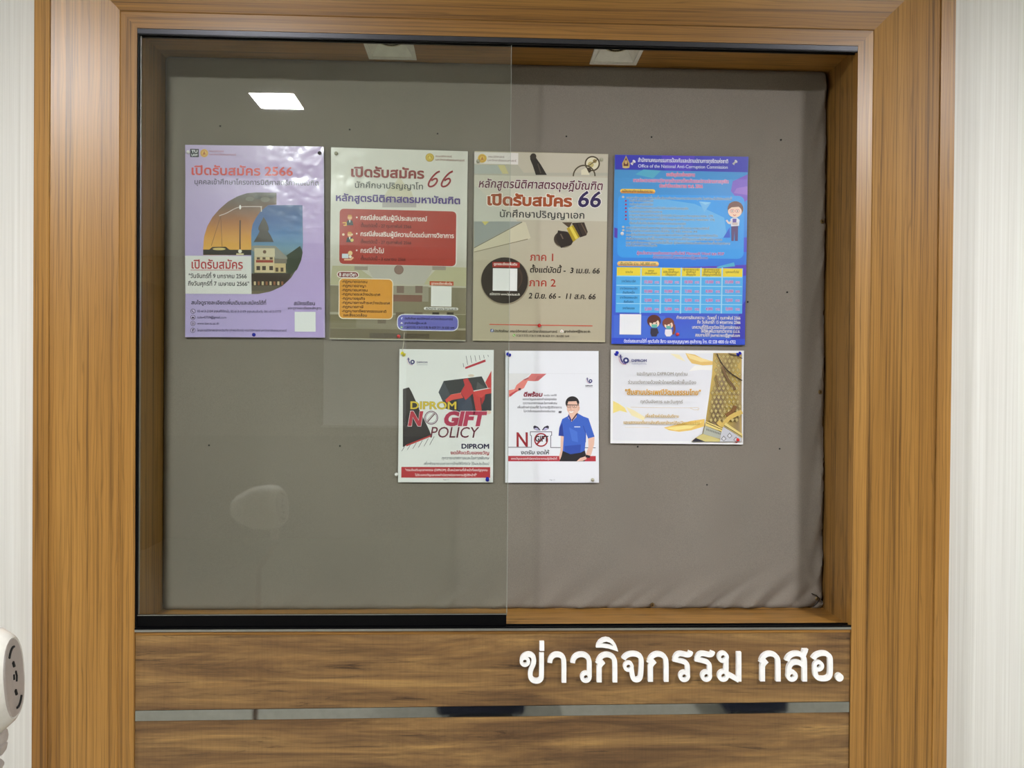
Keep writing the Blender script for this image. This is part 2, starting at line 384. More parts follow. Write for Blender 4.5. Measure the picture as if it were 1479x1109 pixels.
def disc(px, py, r, mat, name, y=-.0012, h=.0016):
    p = at(px, py, DEP)
    return MB().lathe([(r*.98, .001), (r, -h*.4), (r*.8, -h), (r*.1, -h*1.1)], (p.x, DEP+y+.001, p.z), 'y', 12).build(name, M[mat], pinboard, True)
for px, py in ((318, 182), (505, 187), (632, 193), (818, 197), (941, 198), (1128, 202), (1137, 422), (1080, 391+45), (302, 643), (491, 644), (921, 645), (1126, 648), (1021, 700)):
    disc(px, py, .0019, 'dark', 'pin_hole')
for px, py in ((1187, 320), (1184, 566), (942, 873), (1180, 864)):
    disc(px, py, .0048, 'brass', 'stud', -.003, .002); disc(px, py, .0015, 'dark', 'stud_eye', -.0052, .001)
p = at(1172, 857, DEP-.006)
MB().tube([p, p+Vector((.01, -.004, -.004)), p+Vector((.018, -.003, -.011)), p+Vector((.012, -.002, -.022)), p+Vector((.004, 0, -.03))], .0011, 6).build('thread', M['dark'], pinboard, True)

# ------------------------------------------------------------------ tracks and the sliding pane
MB().box(OL, OR_, .001, .019, OT-.0100, OT-.0005).build('top_track', M['track'], casing)
tm = MB(); tm.box(OL, OR_, .0015, .0045, OT-.0125, OT-.0101); tm.box(OL, OR_, .0135, .0180, OT-.0125, OT-.0101)
tm.build('track_groove', M['black'], casing)
tm = MB(); tm.box(OL, OR_, .0005, .003, OB+.0002, OB+.004); tm.box(OL, OR_, .003, .018, OB+.0002, OB+.0016); tm.box(OL, OR_, .0162, .018, OB+.0016, OB+.004)
tm.build('bottom_track', M['black'], casing)
MB().box(OL, OR_, .0006, .0035, OB-.0045, OB+.0001).build('track_edge', M['alu'], casing)
MB().box(OL+.0003, OL+.0035, .002, .012, OB+.005, OT-.0126).build('side_channel', M['black'], casing)
GX = (at(739, 72, .0095).x+at(731, 886, .0095).x)/2
pane = empty('glass_pane', ((OL+GX)/2, .0095, OB+.002), 'clear frameless sliding glass pane covering the left half of the case', 'glass door')
MB().box(OL+.005, GX, .0072, .0122, OB+.024, OT-.0102).build('pane_glass', M['glass'], pane)
MB().box(OL+.0008, GX-.0005, .0048, .0150, OB+.0020, OB+.0275).build('bottom_rail', M['black'], pane)
MB().box(OL+.0008, GX-.0005, .0048, .0058, OB+.0275, OB+.0290).build('rail_lip', M['alu'], pane)
MB().box(GX, GX+.0007, .0072, .0122, OB+.024, OT-.0125).build('ground_edge', M['edge'], pane)
MB().box(OL+.0044, OL+.0052, .0070, .0124, OB+.030, OT-.0125).build('side_strip', M['alu'], pane)

# ------------------------------------------------------------------ walnut panels, steel strip, lettering
PY = .004
z_a = OB-.0046
s_t = at(710, 1016.5, PY).z; s_b = at(710, 1034, PY).z
zl_t, zr_t = at(190, 1026, PY).z, at(1229, 1013, PY).z; zl_b, zr_b = at(190, 1041, PY).z, at(1229, 1028, PY).z
def panel(name, zt_l, zt_r, zb_l, zb_r, label):
    q = [(OL+.0005, PY, zb_l), (OR_-.0005, PY, zb_r), (OR_-.0005, PY, zt_r), (OL+.0005, PY, zt_l)]
    m = MB().quadbox(q, [(a, PY+.018, c) for a, b, c in q])
    return tag(m.build(name, M['walnut']), label, 'wall panel', None)
panel('laminate_panel', z_a, z_a, zl_t+.0005, zr_t+.0005, 'walnut laminate panel carrying the white lettering, above the steel strip')
panel('laminate_panel', zl_b-.0005, zr_b-.0005, .0, .0, 'walnut laminate panel at the bottom, below the polished steel strip')
q = [(OL+.0008, PY-.0012, zl_b), (OR_-.0008, PY-.0012, zr_b), (OR_-.0008, PY-.0012, zr_t), (OL+.0008, PY-.0012, zl_t)]
tag(MB().quadbox(q, [(a, PY+.010, c) for a, b, c in q]).build('steel_strip', M['steel']), 'narrow polished steel strip set level between the two walnut panels', 'metal strip')

# ------------------------------------------------------------------ outlines -> triangles (union by winding number)
def winding_fill(contours, grid=None, levels=()):
    """contours: lists of (x,y); returns verts, tris (nonzero winding union)"""
    V = []; E = []
    for c in contours:
        n0 = len(V); V += [Vector((a, b)) for a, b in c]; E += [(n0+i, n0+(i+1) % len(c)) for i in range(len(c))]
    P = np.array([(a, b) for c in contours for a, b in c]); Q = np.array([c[(i+1) % len(c)] for c in contours for i in range(len(c))])
    x0, y0, x1, y1 = P[:, 0].min(), P[:, 1].min(), P[:, 0].max(), P[:, 1].max()
    if grid:
        nx_ = int((x1-x0)/grid); ny_ = int((y1-y0)/grid)
        for i in range(1, nx_+1):
            for j in range(1, ny_+1): V.append(Vector((x0+(x1-x0)*i/(nx_+1)+.011, y0+(y1-y0)*j/(ny_+1)+.013)))
    for lv in levels:
        if y0 < lv < y1: V += [Vector((x0-1, lv)), Vector((x1+1, lv))]; E.append((len(V)-2, len(V)-1))
    r = geometry.delaunay_2d_cdt(V, E, [], 0, 1e-5, False)
    vs = [(v.x, v.y) for v in r[0]]; tri = r[2]
    if not tri: return [], []
    vv = np.array(vs); tt = np.array([t[:3] for t in tri]); cen = vv[tt].mean(1)
    cx, cy = cen[:, :1], cen[:, 1:]
    ya, yb = P[:, 1][None], Q[:, 1][None]; xa, xb = P[:, 0][None], Q[:, 0][None]
    upc = (ya <= cy) & (yb > cy); dn = (ya > cy) & (yb <= cy)
    cr = (xb-xa)*(cy-ya)-(cx-xa)*(yb-ya)
    wn = (upc & (cr > 0)).sum(1)-(dn & (cr < 0)).sum(1)
    return vs, [tuple(t) for t, w_ in zip(tt.tolist(), wn) if w_ != 0]
def area(c): return sum(c[i][0]*c[(i+1) % len(c)][1]-c[(i+1) % len(c)][0]*c[i][1] for i in range(len(c)))/2
def ccw(c): return list(c) if area(c) > 0 else list(c)[::-1]
def circle(cx, cy, r, n=28, ry=None): return [(cx+r*math.cos(2*math.pi*k/n), cy+(ry or r)*math.sin(2*math.pi*k/n)) for k in range(n)]
def smooth_path(p, it=2):
    for _ in range(it):
        q = [p[0]]
        for a, b in zip(p, p[1:]): q += [(a[0]*.75+b[0]*.25, a[1]*.75+b[1]*.25), (a[0]*.25+b[0]*.75, a[1]*.25+b[1]*.75)]
        q.append(p[-1]); p = q
    return p
def stroke(p, w_, closed=False):
    """outline polygons of a polyline with mitred joints"""
    n_ = len(p); out = []; Ls = []; Rs = []
    for i in range(n_):
        a = p[i-1] if (i > 0 or closed) else None; b = p[(i+1) % n_] if (i < n_-1 or closed) else None
        ds = []
        if a is not None: d = (p[i][0]-a[0], p[i][1]-a[1]); l = math.hypot(*d) or 1; ds.append((d[0]/l, d[1]/l))
        if b is not None: d = (b[0]-p[i][0], b[1]-p[i][1]); l = math.hypot(*d) or 1; ds.append((d[0]/l, d[1]/l))
        t = (sum(d[0] for d in ds), sum(d[1] for d in ds)); l = math.hypot(*t) or 1; t = (t[0]/l, t[1]/l)
        k = min(1.6, 1/max(.4, t[0]*ds[0][0]+t[1]*ds[0][1]))*w_/2
        Ls.append((p[i][0]-t[1]*k, p[i][1]+t[0]*k)); Rs.append((p[i][0]+t[1]*k, p[i][1]-t[0]*k))
    for i in range(n_-1 if not closed else n_):
        j = (i+1) % n_; out.append(ccw([Ls[i], Ls[j], Rs[j], Rs[i]]))
    return out

def annulus(cx, cy, ro, ri): return [ccw(circle(cx, cy, ro)), ccw(circle(cx, cy, ri))[::-1]]
letters = []
def letter(crop, strokes, rings=(), polys=(), holes=(), w_=62, sm=2):
    ox, oy, s = crop; cs = []
    ringcut = [(cx, cy, ri) for cx, cy, ro, ri in rings if ri > 0]
    for st in strokes: cs += stroke(smooth_path(st, sm) if len(st) > 2 else st, w_)
    cs += [ccw(p_) for p_ in polys]
    for cx, cy, ro, ri in rings: cs.append(ccw(circle(cx, cy, ro)))
    letters.append(((ox, oy, s), cs, ringcut, holes))
S1, S2, S3, S4 = (740, 910, 9.244), (880, 910, 9.244), (1000, 910, 9.244), (1080, 910, 9.244)
def shift(p, dx, dy): return [(a+dx, b+dy) for a, b in p]
letter(S1, [[(391, 308), (391, 610), (384, 655), (350, 681), (312, 684), (272, 672), (245, 640), (239, 600), (241, 555), (258, 505), (284, 450), (289, 400), (278, 355), (245, 329), (205, 326), (160, 342), (134, 375), (130, 415)]], [(168, 421, 70, 26)])
letter(S1, [[(395, 155), (395, 276)]])
letter(S1, [[(500, 437), (505, 400), (525, 360), (560, 334), (600, 328), (650, 338), (680, 370), (690, 415), (690, 702)]])
letter(S1, [[(805, 439), (812, 395), (840, 355), (880, 333), (920, 328), (970, 335), (1010, 365), (1027, 405), (1029, 450), (1029, 630)]], [(982, 628, 76, 27)])
KO = ([[(1371, 698), (1371, 440), (1362, 385), (1325, 345), (1265, 328), (1210, 340), (1170, 372), (1146, 425)]], [[(1113, 437), (1142, 447), (1128, 492), (1128, 697), (1193, 697), (1193, 500), (1205, 478), (1241, 443), (1205, 402), (1150, 390)]])
letter(S1, KO[0], polys=KO[1])
letter(S1, [], polys=[[(1117, 233), (1125, 190), (1155, 142), (1200, 111), (1250, 101), (1300, 111), (1350, 146), (1385, 197), (1403, 245), (1413, 287), (1360, 268), (1280, 243), (1200, 233)]], holes=[[(1182, 190), (1215, 163), (1255, 153), (1300, 166), (1335, 192), (1350, 216), (1290, 197), (1230, 189)]])
letter(S2, [[(190, 390), (212, 355), (255, 328), (310, 318), (370, 325), (415, 352), (430, 395), (429, 500), (421, 610), (405, 655), (365, 669), (325, 655), (311, 615), (300, 545), (293, 480)]], [(257, 487, 70, 27)])
letter(S2, [shift(k, -609, -8) for k in KO[0]], polys=[shift(k, -609, -8) for k in KO[1]])
RO = [[(1092, 290), (1078, 330), (1040, 336), (985, 321), (935, 317), (900, 335), (876, 388)], [(853, 388), (935, 407), (1010, 428), (1042, 455), (1047, 500), (1047, 625)]]
letter(S2, RO, [(1003, 616, 77, 27)], w_=60)
letter(S2, [shift(k, 294, -2) for k in RO], [(1297, 613, 77, 27)], w_=60)
letter(S3, [[(453, 370), (453, 600)], [(475, 590), (625, 672)], [(624, 295), (624, 686)]], [(411, 362, 77, 28), (415, 610, 79, 28)])
letter(S4, [shift(k, -962, -13) for k in KO[0]], polys=[shift(k, -962, -13) for k in KO[1]])
letter(S4, [[(525, 412), (540, 370), (580, 332), (640, 313), (705, 322), (750, 360), (762, 410), (762, 686)], [(550, 600), (550, 510), (575, 455), (620, 433), (670, 431), (720, 450), (762, 495)]],
       [(592, 612, 77, 26)], polys=[[(735, 254), (809, 254), (800, 292), (775, 350), (720, 320)]])
letter(S4, [[(876, 388), (905, 345), (950, 320), (1010, 310), (1070, 322), (1102, 360), (1107, 410), (1107, 570), (1095, 622), (1060, 648), (1005, 655), (950, 646), (915, 617), (903, 570), (903, 480)]], [(947, 480, 73, 26)])
letter(S4, [], [(1227, 633, 53, 0)])
sign = empty('lettering', at(985, 990, PY), 'raised white Thai lettering on the right of the upper walnut panel', 'sign')
TH = .008
def solid(contours, holes, tomap, name, mat, parent, y_back, thick):
    vs, tr = winding_fill(contours)
    if holes:
        # cut the eyes: refill with the hole outlines as constraints
        allc = contours+holes
        V = []
        vs, tr = winding_fill_h(contours, holes)
    cnt = {}
    for t in tr:
        for a, b in ((t[0], t[1]), (t[1], t[2]), (t[2], t[0])): cnt[(a, b)] = 1
    edges = [e for e in cnt if (e[1], e[0]) not in cnt]
    used = sorted({i for t in tr for i in t}); ix = {u: k for k, u in enumerate(used)}
    P3 = [tomap(*vs[u]) for u in used]; n_ = len(P3)
    V3 = [(p_.x, y_back-thick, p_.z) for p_ in P3]+[(p_.x, y_back, p_.z) for p_ in P3]
    F3 = [tuple(ix[i] for i in t) for t in tr]+[tuple(n_+ix[i] for i in t[::-1]) for t in tr]+[(ix[a], ix[b], n_+ix[b], n_+ix[a]) for a, b in edges]
    return MB().add(V3, F3).build(name, mat, parent)
def inside(c, x, y):
    r = False; j = len(c)-1
    for i in range(len(c)):
        if (c[i][1] > y) != (c[j][1] > y) and x < (c[j][0]-c[i][0])*(y-c[i][1])/(c[j][1]-c[i][1])+c[i][0]: r = not r
        j = i
    return r
def winding_fill_h(contours, holes):
    V = []; E = []
    for c in contours+holes:
        n0 = len(V); V += [Vector(p_) for p_ in c]; E += [(n0+i, n0+(i+1) % len(c)) for i in range(len(c))]
    r = geometry.delaunay_2d_cdt(V, E, [], 0, 1e-5, False); vs = [(v.x, v.y) for v in r[0]]
    out = []
    for t in r[2]:
        x = sum(vs[i][0] for i in t)/3; y = sum(vs[i][1] for i in t)/3
        if any(inside(c, x, y) for c in contours) and not any(inside(c, x, y) for c in holes): out.append(tuple(t))
    return vs, out
for crop, cs, rc, hl in letters:
    ox, oy, s = crop
    holes = [ccw(circle(a, b, r, 20)) for a, b, r in rc]+[list(h) for h in hl]
    solid(cs, holes, lambda a, b: at(ox+a/s, oy+b/s, PY-TH), 'letter', M['white'], sign, PY-.0002, TH)

# ------------------------------------------------------------------ glyphs of the built-in font
GC = {}
UP = 'ิีึืั็'; TONE = '่้๊๋์'; LOW = 'ุู'
def raw(body, off):
    cu = bpy.data.curves.new('tmp_text', 'FONT'); cu.body = body; cu.offset = off; cu.resolution_u = 3
    ob = bpy.data.objects.new('tmp_text', cu); C.objects.link(ob)
    c2 = ob.to_curve(bpy.context.evaluated_depsgraph_get()); out = []
    for sp in c2.splines:
        bp = sp.bezier_points; n_ = len(bp); pts = []
        if n_ < 2: continue
        for i in range(n_):
            a, b = bp[i], bp[(i+1) % n_]
            straight = (a.handle_right-a.co).length < 1e-5 and (b.handle_left-b.co).length < 1e-5
            straight = straight or (a.handle_right_type == 'VECTOR' and b.handle_left_type == 'VECTOR')
            k = 1 if straight else 3
            q = geometry.interpolate_bezier(a.co, a.handle_right, b.handle_left, b.co, k+1)[:-1] if k > 1 else [a.co]
            pts += [(v.x, v.y) for v in q]
        if len(pts) > 2: out.append(pts)
    ob.to_curve_clear(); bpy.data.objects.remove(ob); bpy.data.curves.remove(cu)
    return out
def grow(c, off):
    """move every vertex of an anticlockwise outline outwards (holes, clockwise, shrink)"""
    c = [p_ for i, p_ in enumerate(c) if math.dist(p_, c[i-1]) > 1e-4]; out = []; n_ = len(c)
    for i in range(n_):
        a, b, d = c[i-1], c[i], c[(i+1) % n_]
        t1 = ((b[0]-a[0]), (b[1]-a[1])); l1 = math.hypot(*t1); t2 = ((d[0]-b[0]), (d[1]-b[1])); l2 = math.hypot(*t2)
        n1 = (t1[1]/l1, -t1[0]/l1); n2 = (t2[1]/l2, -t2[0]/l2); m = (n1[0]+n2[0], n1[1]+n2[1]); l = math.hypot(*m)
        if l < .3: out.append((b[0]+n1[0]*off, b[1]+n1[1]*off)); continue
        k = off*min(2/l, 1.6)/l
        out.append((b[0]+m[0]*k, b[1]+m[1]*k))
    return out
def ext(body):
    r = raw(body, 0); return max([p_[0] for c in r for p_ in c] or [0])
BAR = None
def glyph(ch, off):
    global BAR
    if (ch, off) in GC: return GC[(ch, off)]
    if BAR is None: BAR = ext('|')
    adv = 0 if (ch in UP+TONE+LOW) else ext(ch+'|')-BAR
    cs = raw(ch, 0) if ch != ' ' else []
    if cs:
        big = max(cs, key=lambda c: abs(area(c)))
        if area(big) < 0: cs = [c[::-1] for c in cs]
        if off: cs = [grow(c, off) for c in cs]
        v, t = winding_fill(cs)
    else: v, t = [], []
    GC[(ch, off)] = (v, t, adv); return GC[(ch, off)]
def layout(s, off):
    x = 0; out = []; prev = ''; base = ''
    for ch in s:
        dx = dy = 0
        if ch in TONE:
            if prev and prev in UP: dy = .19
            if base and base in 'ปฝฟ': dx = -.10
        elif ch in UP:
            if base and base in 'ปฝฟ': dx = -.10
        if ch == 'ำ':
            for c2, ax in (('ํ', 0), ('า', 1)):
                v, t, adv = glyph(c2, off)
                if c2 == 'ํ': adv = 0
                out.append((v, t, x, 0)); x += adv
            prev = ch; base = ch; continue
        v, t, adv = glyph(ch, off); out.append((v, t, x+dx, dy)); x += adv
        if ch not in UP+TONE+LOW: base = ch
        prev = ch
    return out, x
HK = None
def ko_height():
    global HK
    if HK is None: HK = max(p_[1] for c in raw('ก', 0) for p_ in c)
    return HK

# ------------------------------------------------------------------ posters
def homog(src, dst):
    A = []; B = []
    for (x, y), (u, v) in zip(src, dst):
        A += [[x, y, 1, 0, 0, 0, -u*x, -u*y], [0, 0, 0, x, y, 1, -v*x, -v*y]]; B += [u, v]
    h = np.linalg.solve(np.array(A, float), np.array(B, float)); return np.append(h, 1).reshape(3, 3)
class Poster:
    def __init__(s, name, label, group, corners, W, H, mat, knots, base, y=-.0035, back=(235, 235, 232)):
        s.W, s.H, s.mat, s.lvl = W, H, mat, 0
        s.h = homog(corners, [(0, 0), (W, 0), (W, H), (0, H)])
        s.q = [at(px, py, DEP+y) for px, py in corners]
        s.o = empty(name, (s.q[0]+s.q[1]+s.q[2]+s.q[3])/4, label, 'poster', group)
        s.k = sorted(knots); s.y = y; s.cr = (0, 0, 1); s.cur = None
        s.levels = [kv[0] for kv in s.k[1:-1]]
        s.sheet(base)
    def bend(s, v):
        k = s.k
        for (a, da), (b, db) in zip(k, k[1:]):
            if v <= b: return da+(db-da)*(v-a)/(b-a)
        return k[-1][1]
    def P(s, u, v, lift):
        a, b = u/s.W, v/s.H; q = s.q
        p_ = q[0]*(1-a)*(1-b)+q[1]*a*(1-b)+q[2]*a*b+q[3]*(1-a)*b
        return Vector((p_.x, p_.y-s.bend(v)-lift, p_.z))
    def sheet(s, base):
        vs = []; fs = []; ks = [kv[0] for kv in s.k]
        for v in ks:
            for u in (0, s.W): vs += [s.P(u, v, 0), s.P(u, v, -.00022)]
        for i in range(len(ks)-1):
            a = 4*i; fs += [(a, a+2, a+6, a+4), (a+1, a+5, a+7, a+3), (a, a+4, a+5, a+1), (a+2, a+3, a+7, a+6)]
        fs += [(0, 1, 3, 2), (4*len(ks)-4, 4*len(ks)-2, 4*len(ks)-1, 4*len(ks)-3)]
        o = MB().add(vs, fs).build('sheet', s.mat, s.o)
        a = o.data.color_attributes.new('ink', 'FLOAT_COLOR', 'POINT'); c = lin(base); a.data.foreach_set('color', list(c)*len(o.data.vertices))
    def crop(s, x, y, sc): s.cr = (x, y, sc)
    def uv(s, x, y):
        ox, oy, sc = s.cr; r = s.h @ np.array([ox+x/sc, oy+y/sc, 1]); return (r[0]/r[2], r[1]/r[2])
    def part(s, name):
        s.flush(); s.cur = name; s.V = []; s.F = []; s.Cc = []
    def flush(s):
        if s.cur and s.V:
            o = MB().add(s.V, s.F)
            me = bpy.data.meshes.new(s.cur); oo = s.o.location
            me.from_pydata([(v[0]-oo.x, v[1]-oo.y, v[2]-oo.z) for v in s.V], [], s.F); me.materials.append(s.mat)
            a = me.color_attributes.new('ink', 'FLOAT_COLOR', 'POINT'); a.data.foreach_set('color', [c for q in s.Cc for c in q])
            ob = bpy.data.objects.new(s.cur, me); C.objects.link(ob); ob.parent = s.o
        s.cur = None
    def emit(s, vs, tr, col, lift):
        n0 = len(s.V)
        for u, v in vs:
            u_, v_ = min(max(u, 0), s.W), min(max(v, 0), s.H)
            s.V.append(tuple(s.P(u_, v_, lift)))
            s.Cc.append(lin(col(u, v)) if callable(col) else lin(col))
        for t in tr:
            a, b, c = t
            # face the viewer (v runs down the sheet)
            ar = (vs[b][0]-vs[a][0])*(vs[c][1]-vs[a][1])-(vs[c][0]-vs[a][0])*(vs[b][1]-vs[a][1])
            s.F.append((n0+a, n0+b, n0+c) if ar < 0 else (n0+a, n0+c, n0+b))
    def next(s): s.lvl += 1; return s.lvl*8e-6
    def fill(s, contours_uv, col, grid=None):
        if callable(col) and not grid: grid = 9
        vs, tr = winding_fill([ccw(c) for c in contours_uv], grid, s.levels)
        s.emit(vs, tr, col, s.next())
    def poly(s, pts, col, grid=None): s.fill([[s.uv(*p_) for p_ in pts]], col, grid)
    def rect(s, x0, y0, x1, y1, col, r=0, grid=None):
        if r:
            pts = []
            for cx, cy, a0 in ((x1-r, y1-r, 0), (x0+r, y1-r, 90), (x0+r, y0+r, 180), (x1-r, y0+r, 270)):
                pts += [(cx+r*math.cos(math.radians(a0+k*22.5)), cy+r*math.sin(math.radians(a0+k*22.5))) for k in range(5)]
        else: pts = [(x0, y0), (x1, y0), (x1, y1), (x0, y1)]
        # keep it square to the sheet
        (ax, ay), (bx, by) = s.uv(x0, y0), s.uv(x1, y1); sx, sy = (bx-ax)/(x1-x0), (by-ay)/(y1-y0)
        s.fill([[(ax+(p_[0]-x0)*sx, ay+(p_[1]-y0)*sy) for p_ in pts]], col, grid)
    def circ(s, x, y, r, col, ry=None, n=22): s.poly(circle(x, y, r, n, ry), col)
    def line(s, pts, w_, col, sm=0):
        p_ = smooth_path(pts, sm) if sm else pts
        s.fill(stroke([s.uv(*q) for q in p_], w_/s.cr[2]*s.W/ s.pw), col)
    def text(s, t, xl, xr, yb, h, col, it=0, bold=0., outline=None, ow=.035, yr=None):
        """left, right, baseline and height of a plain consonant, in crop pixels"""
        u0, v0 = s.uv(xl, yb); u1, _ = s.uv(xr, yb); _, v1 = s.uv(xl, yb-h)
        sy = (v0-v1)/ko_height()
        lift = 6e-5+s.next()
        jobs = [(bold*1.35+.004, col, lift+4e-5)]
        if outline: jobs = [(bold*1.35+ow, outline, lift)]+jobs
        for off, c_, lf in jobs:
            off = round(off, 3); gl, wd = layout(t, off)
            xs_ = [p_[0]+x for v, tt, x, dy in gl for p_ in v]
            lo, hi = 0, max(wd, .01)
            sx = (u1-u0)/(hi-lo)
            for v, tt, x, dy in gl:
                if tt: s.emit([(u0+(a+x-lo)*sx+it*(b+dy)*sx*.9, v0-(b+dy)*sy) for a, b in v], tt, c_, lf)
    def done(s): s.flush()
PM = {k: printed('printed paper '+k, r, b, c, coat) for k, r, b, c, coat in (
    ('lilac', .3, .3, (-.375, 1.5+.46, .17, .75), .45), ('white', .3, .22, (-.31, 1.5+.46, .11, .8), .45), ('sand', .36, .12, None, .25), ('blue', .36, .12, None, .25), ('plain', .6, .05, None, 0.))}
G3 = 'A3 posters in the upper row of the case'; G4 = 'A4 notices in the lower row of the case'
def lerp(stops):
    def f(t):
        for (a, ca), (b, cb) in zip(stops, stops[1:]):
            if t <= b:
                k = max(0, (t-a)/(b-a)); return tuple(ca[i]+(cb[i]-ca[i])*k for i in range(3))
        return stops[-1][1]
    return f
def vgrad(P, y0, y1, *cols):
    va = P.uv(700, y0)[1]; vb = P.uv(700, y1)[1]; f = lerp([(k/(len(cols)-1), c) for k, c in enumerate(cols)])
    return lambda u, v: f((v-va)/(vb-va))
INK = (52, 48, 58)

# --- 1 lilac admissions poster
P = Poster('lilac_poster', 'lilac poster with a leaf-shaped picture of scales and a building, leftmost in the upper row', G3,
           [(268.2, 209.7), (467.9, 212.2), (469.8, 487.6), (268.2, 486.9)], 297, 420, PM['lilac'],
           [(0, .003), (70, .0015), (212, .004), (330, .0015), (420, .003)], (190, 174, 218), y=-.003)
P.pw = 200; P.crop(260, 200, 6.7227)
P.part('background')
P.rect(56, 70, 1396, 1925, lambda u, v: (192-.02*v+.02*u, 176-.01*v-.01*u, 216+.01*v+.02*u), grid=22)
P.part('leaf_picture')
P.poly([(230, 1130), (230, 1075), (240, 950), (270, 850), (320, 760), (390, 680), (470, 610), (560, 560), (650, 530), (740, 522), (940, 525), (940, 640), (860, 645), (790, 700), (740, 770), (710, 830), (697, 900), (697, 1130)],
       vgrad(P, 522, 1075, (82, 80, 72), (112, 84, 66), (168, 108, 60), (212, 150, 66), (232, 178, 86)), 8)
for k, (x, y, r) in enumerate(((680, 585, 40), (760, 570, 34), (830, 590, 44), (890, 560, 30))): P.circ(x, y, r, ((120, 116, 104), (66, 66, 60))[k % 2], r*.55)
P.poly([(861, 645), (1192, 645), (1198, 1000), (1190, 1130), (1150, 1240), (1080, 1350), (990, 1430), (880, 1483), (760, 1507), (697, 1507), (697, 900), (710, 830), (740, 770), (790, 700)],
       vgrad(P, 645, 1507, (58, 92, 146), (58, 98, 158), (74, 122, 176), (126, 160, 180), (96, 104, 84), (86, 78, 62), (120, 110, 90)), 8)
P.rect(230, 1075, 697, 1130, (52, 48, 42)); P.poly([(285, 1080), (320, 1050), (450, 1048), (490, 1080)], (60, 50, 40)); P.circ(385, 1070, 62, (222, 200, 130), 12)
P.part('scales_picture')
P.line([(588, 790), (588, 1085)], 12, (66, 40, 34)); P.line([(385, 748), (460, 722), (530, 680), (590, 660), (700, 658), (800, 660)], 7, (216, 200, 196), 1)
P.line([(790, 655), (795, 708)], 8, (216, 206, 196)); P.line([(400, 750), (310, 1040)], 4, (110, 76, 50)); P.line([(400, 750), (415, 1045)], 4, (110, 76, 50))
P.circ(588, 665, 10, (250, 246, 246), 22); P.circ(588, 1092, 18, (244, 240, 226)); P.rect(550, 1112, 625, 1128, (228, 214, 170), 6)
P.part('building_picture')
P.poly([(815, 757), (840, 800), (860, 845), (868, 880), (858, 898), (885, 940), (915, 1003), (720, 1003), (760, 935), (778, 898), (764, 880), (770, 850), (795, 800)], (62, 56, 50))
P.poly([(1040, 1130), (1100, 1090), (1170, 1040), (1196, 1100), (1180, 1180), (1140, 1270), (1060, 1330), (1030, 1260)], (54, 64, 48))
P.poly([(697, 1045), (740, 1035), (930, 1040), (1045, 1150), (1045, 1170), (920, 1160), (700, 1085)], (150, 148, 138))
P.rect(727, 1062, 925, 1145, (212, 200, 170)); P.rect(727, 1145, 920, 1300, (214, 196, 158)); P.rect(920, 1165, 1030, 1300, (206, 184, 138))
P.circ(826, 1098, 17, (112, 84, 68)); P.rect(742, 1176, 908, 1202, (158, 62, 50)); P.rect(920, 1165, 1040, 1210, (128, 120, 108))
for x in (750, 805, 875): P.rect(x, 1150, x+30, 1172, (92, 74, 60)); P.rect(x-4, 1235, x+32, 1275, (74, 60, 50))
for x in (930, 980): P.rect(x, 1250, x+28, 1290, (84, 66, 50))
P.poly([(697, 1308), (1080, 1308), (1060, 1370), (1000, 1425), (697, 1425)], (58, 46, 38)); P.poly([(697, 1428), (1000, 1428), (900, 1475), (697, 1475)], (98, 90, 78))
for k in range(8): P.rect(720+k*38, 1385, 740+k*38, 1420, ((206, 190, 150), (150, 100, 70))[k % 2])
P.part('dates_box')
P.rect(56, 1135, 697, 1507, (228, 228, 226)); P.text('เปิดรับสมัคร', 110, 617, 1258, 64, (186, 60, 62), bold=.01); P.line([(108, 1274), (600, 1274)], 5, (186, 60, 62))
P.text('"วันจันทร์ที่ 9 มกราคม 2566', 88, 652, 1350, 32, INK, bold=.01); P.text('ถึงวันศุกร์ที่ 7 เมษายน 2566"', 80, 676, 1424, 32, INK, bold=.01)
P.part('crest')
P.rect(104, 104, 187, 183, (30, 36, 48)); P.text('TU', 116, 176, 140, 20, (238, 240, 244), bold=.02); P.text('LAW', 116, 176, 172, 16, (238, 240, 244), bold=.02)
P.circ(240, 145, 39, (226, 176, 74)); P.circ(240, 145, 30, (206, 146, 62)); P.circ(240, 145, 24, (232, 190, 90)); P.poly([(240, 122), (256, 160), (224, 160)], (190, 110, 60))
P.part('heading_text')
P.text('คณะนิติศาสตร์', 290, 430, 134, 13, (190, 108, 128)); P.text('มหาวิทยาลัยธรรมศาสตร์', 290, 548, 165, 13, (190, 108, 128))
P.text('เปิดรับสมัคร 2566', 106, 1100, 350, 66, (222, 82, 78), bold=.014); P.text('บุคคลเข้าศึกษาโครงการนิติศาสตร์ภาคบัณฑิต', 140, 1352, 442, 38, (60, 54, 84), bold=.004)
P.part('contact_text')
P.text('สนใจดูรายละเอียดเพิ่มเติมและสมัครได้ที่', 112, 842, 1607, 28, INK, bold=.006)
P.text('สมัครเรียน', 1106, 1316, 1615, 28, INK, bold=.006); P.text('และดูรายละเอียดหลักสูตร', 1048, 1378, 1655, 18, INK)
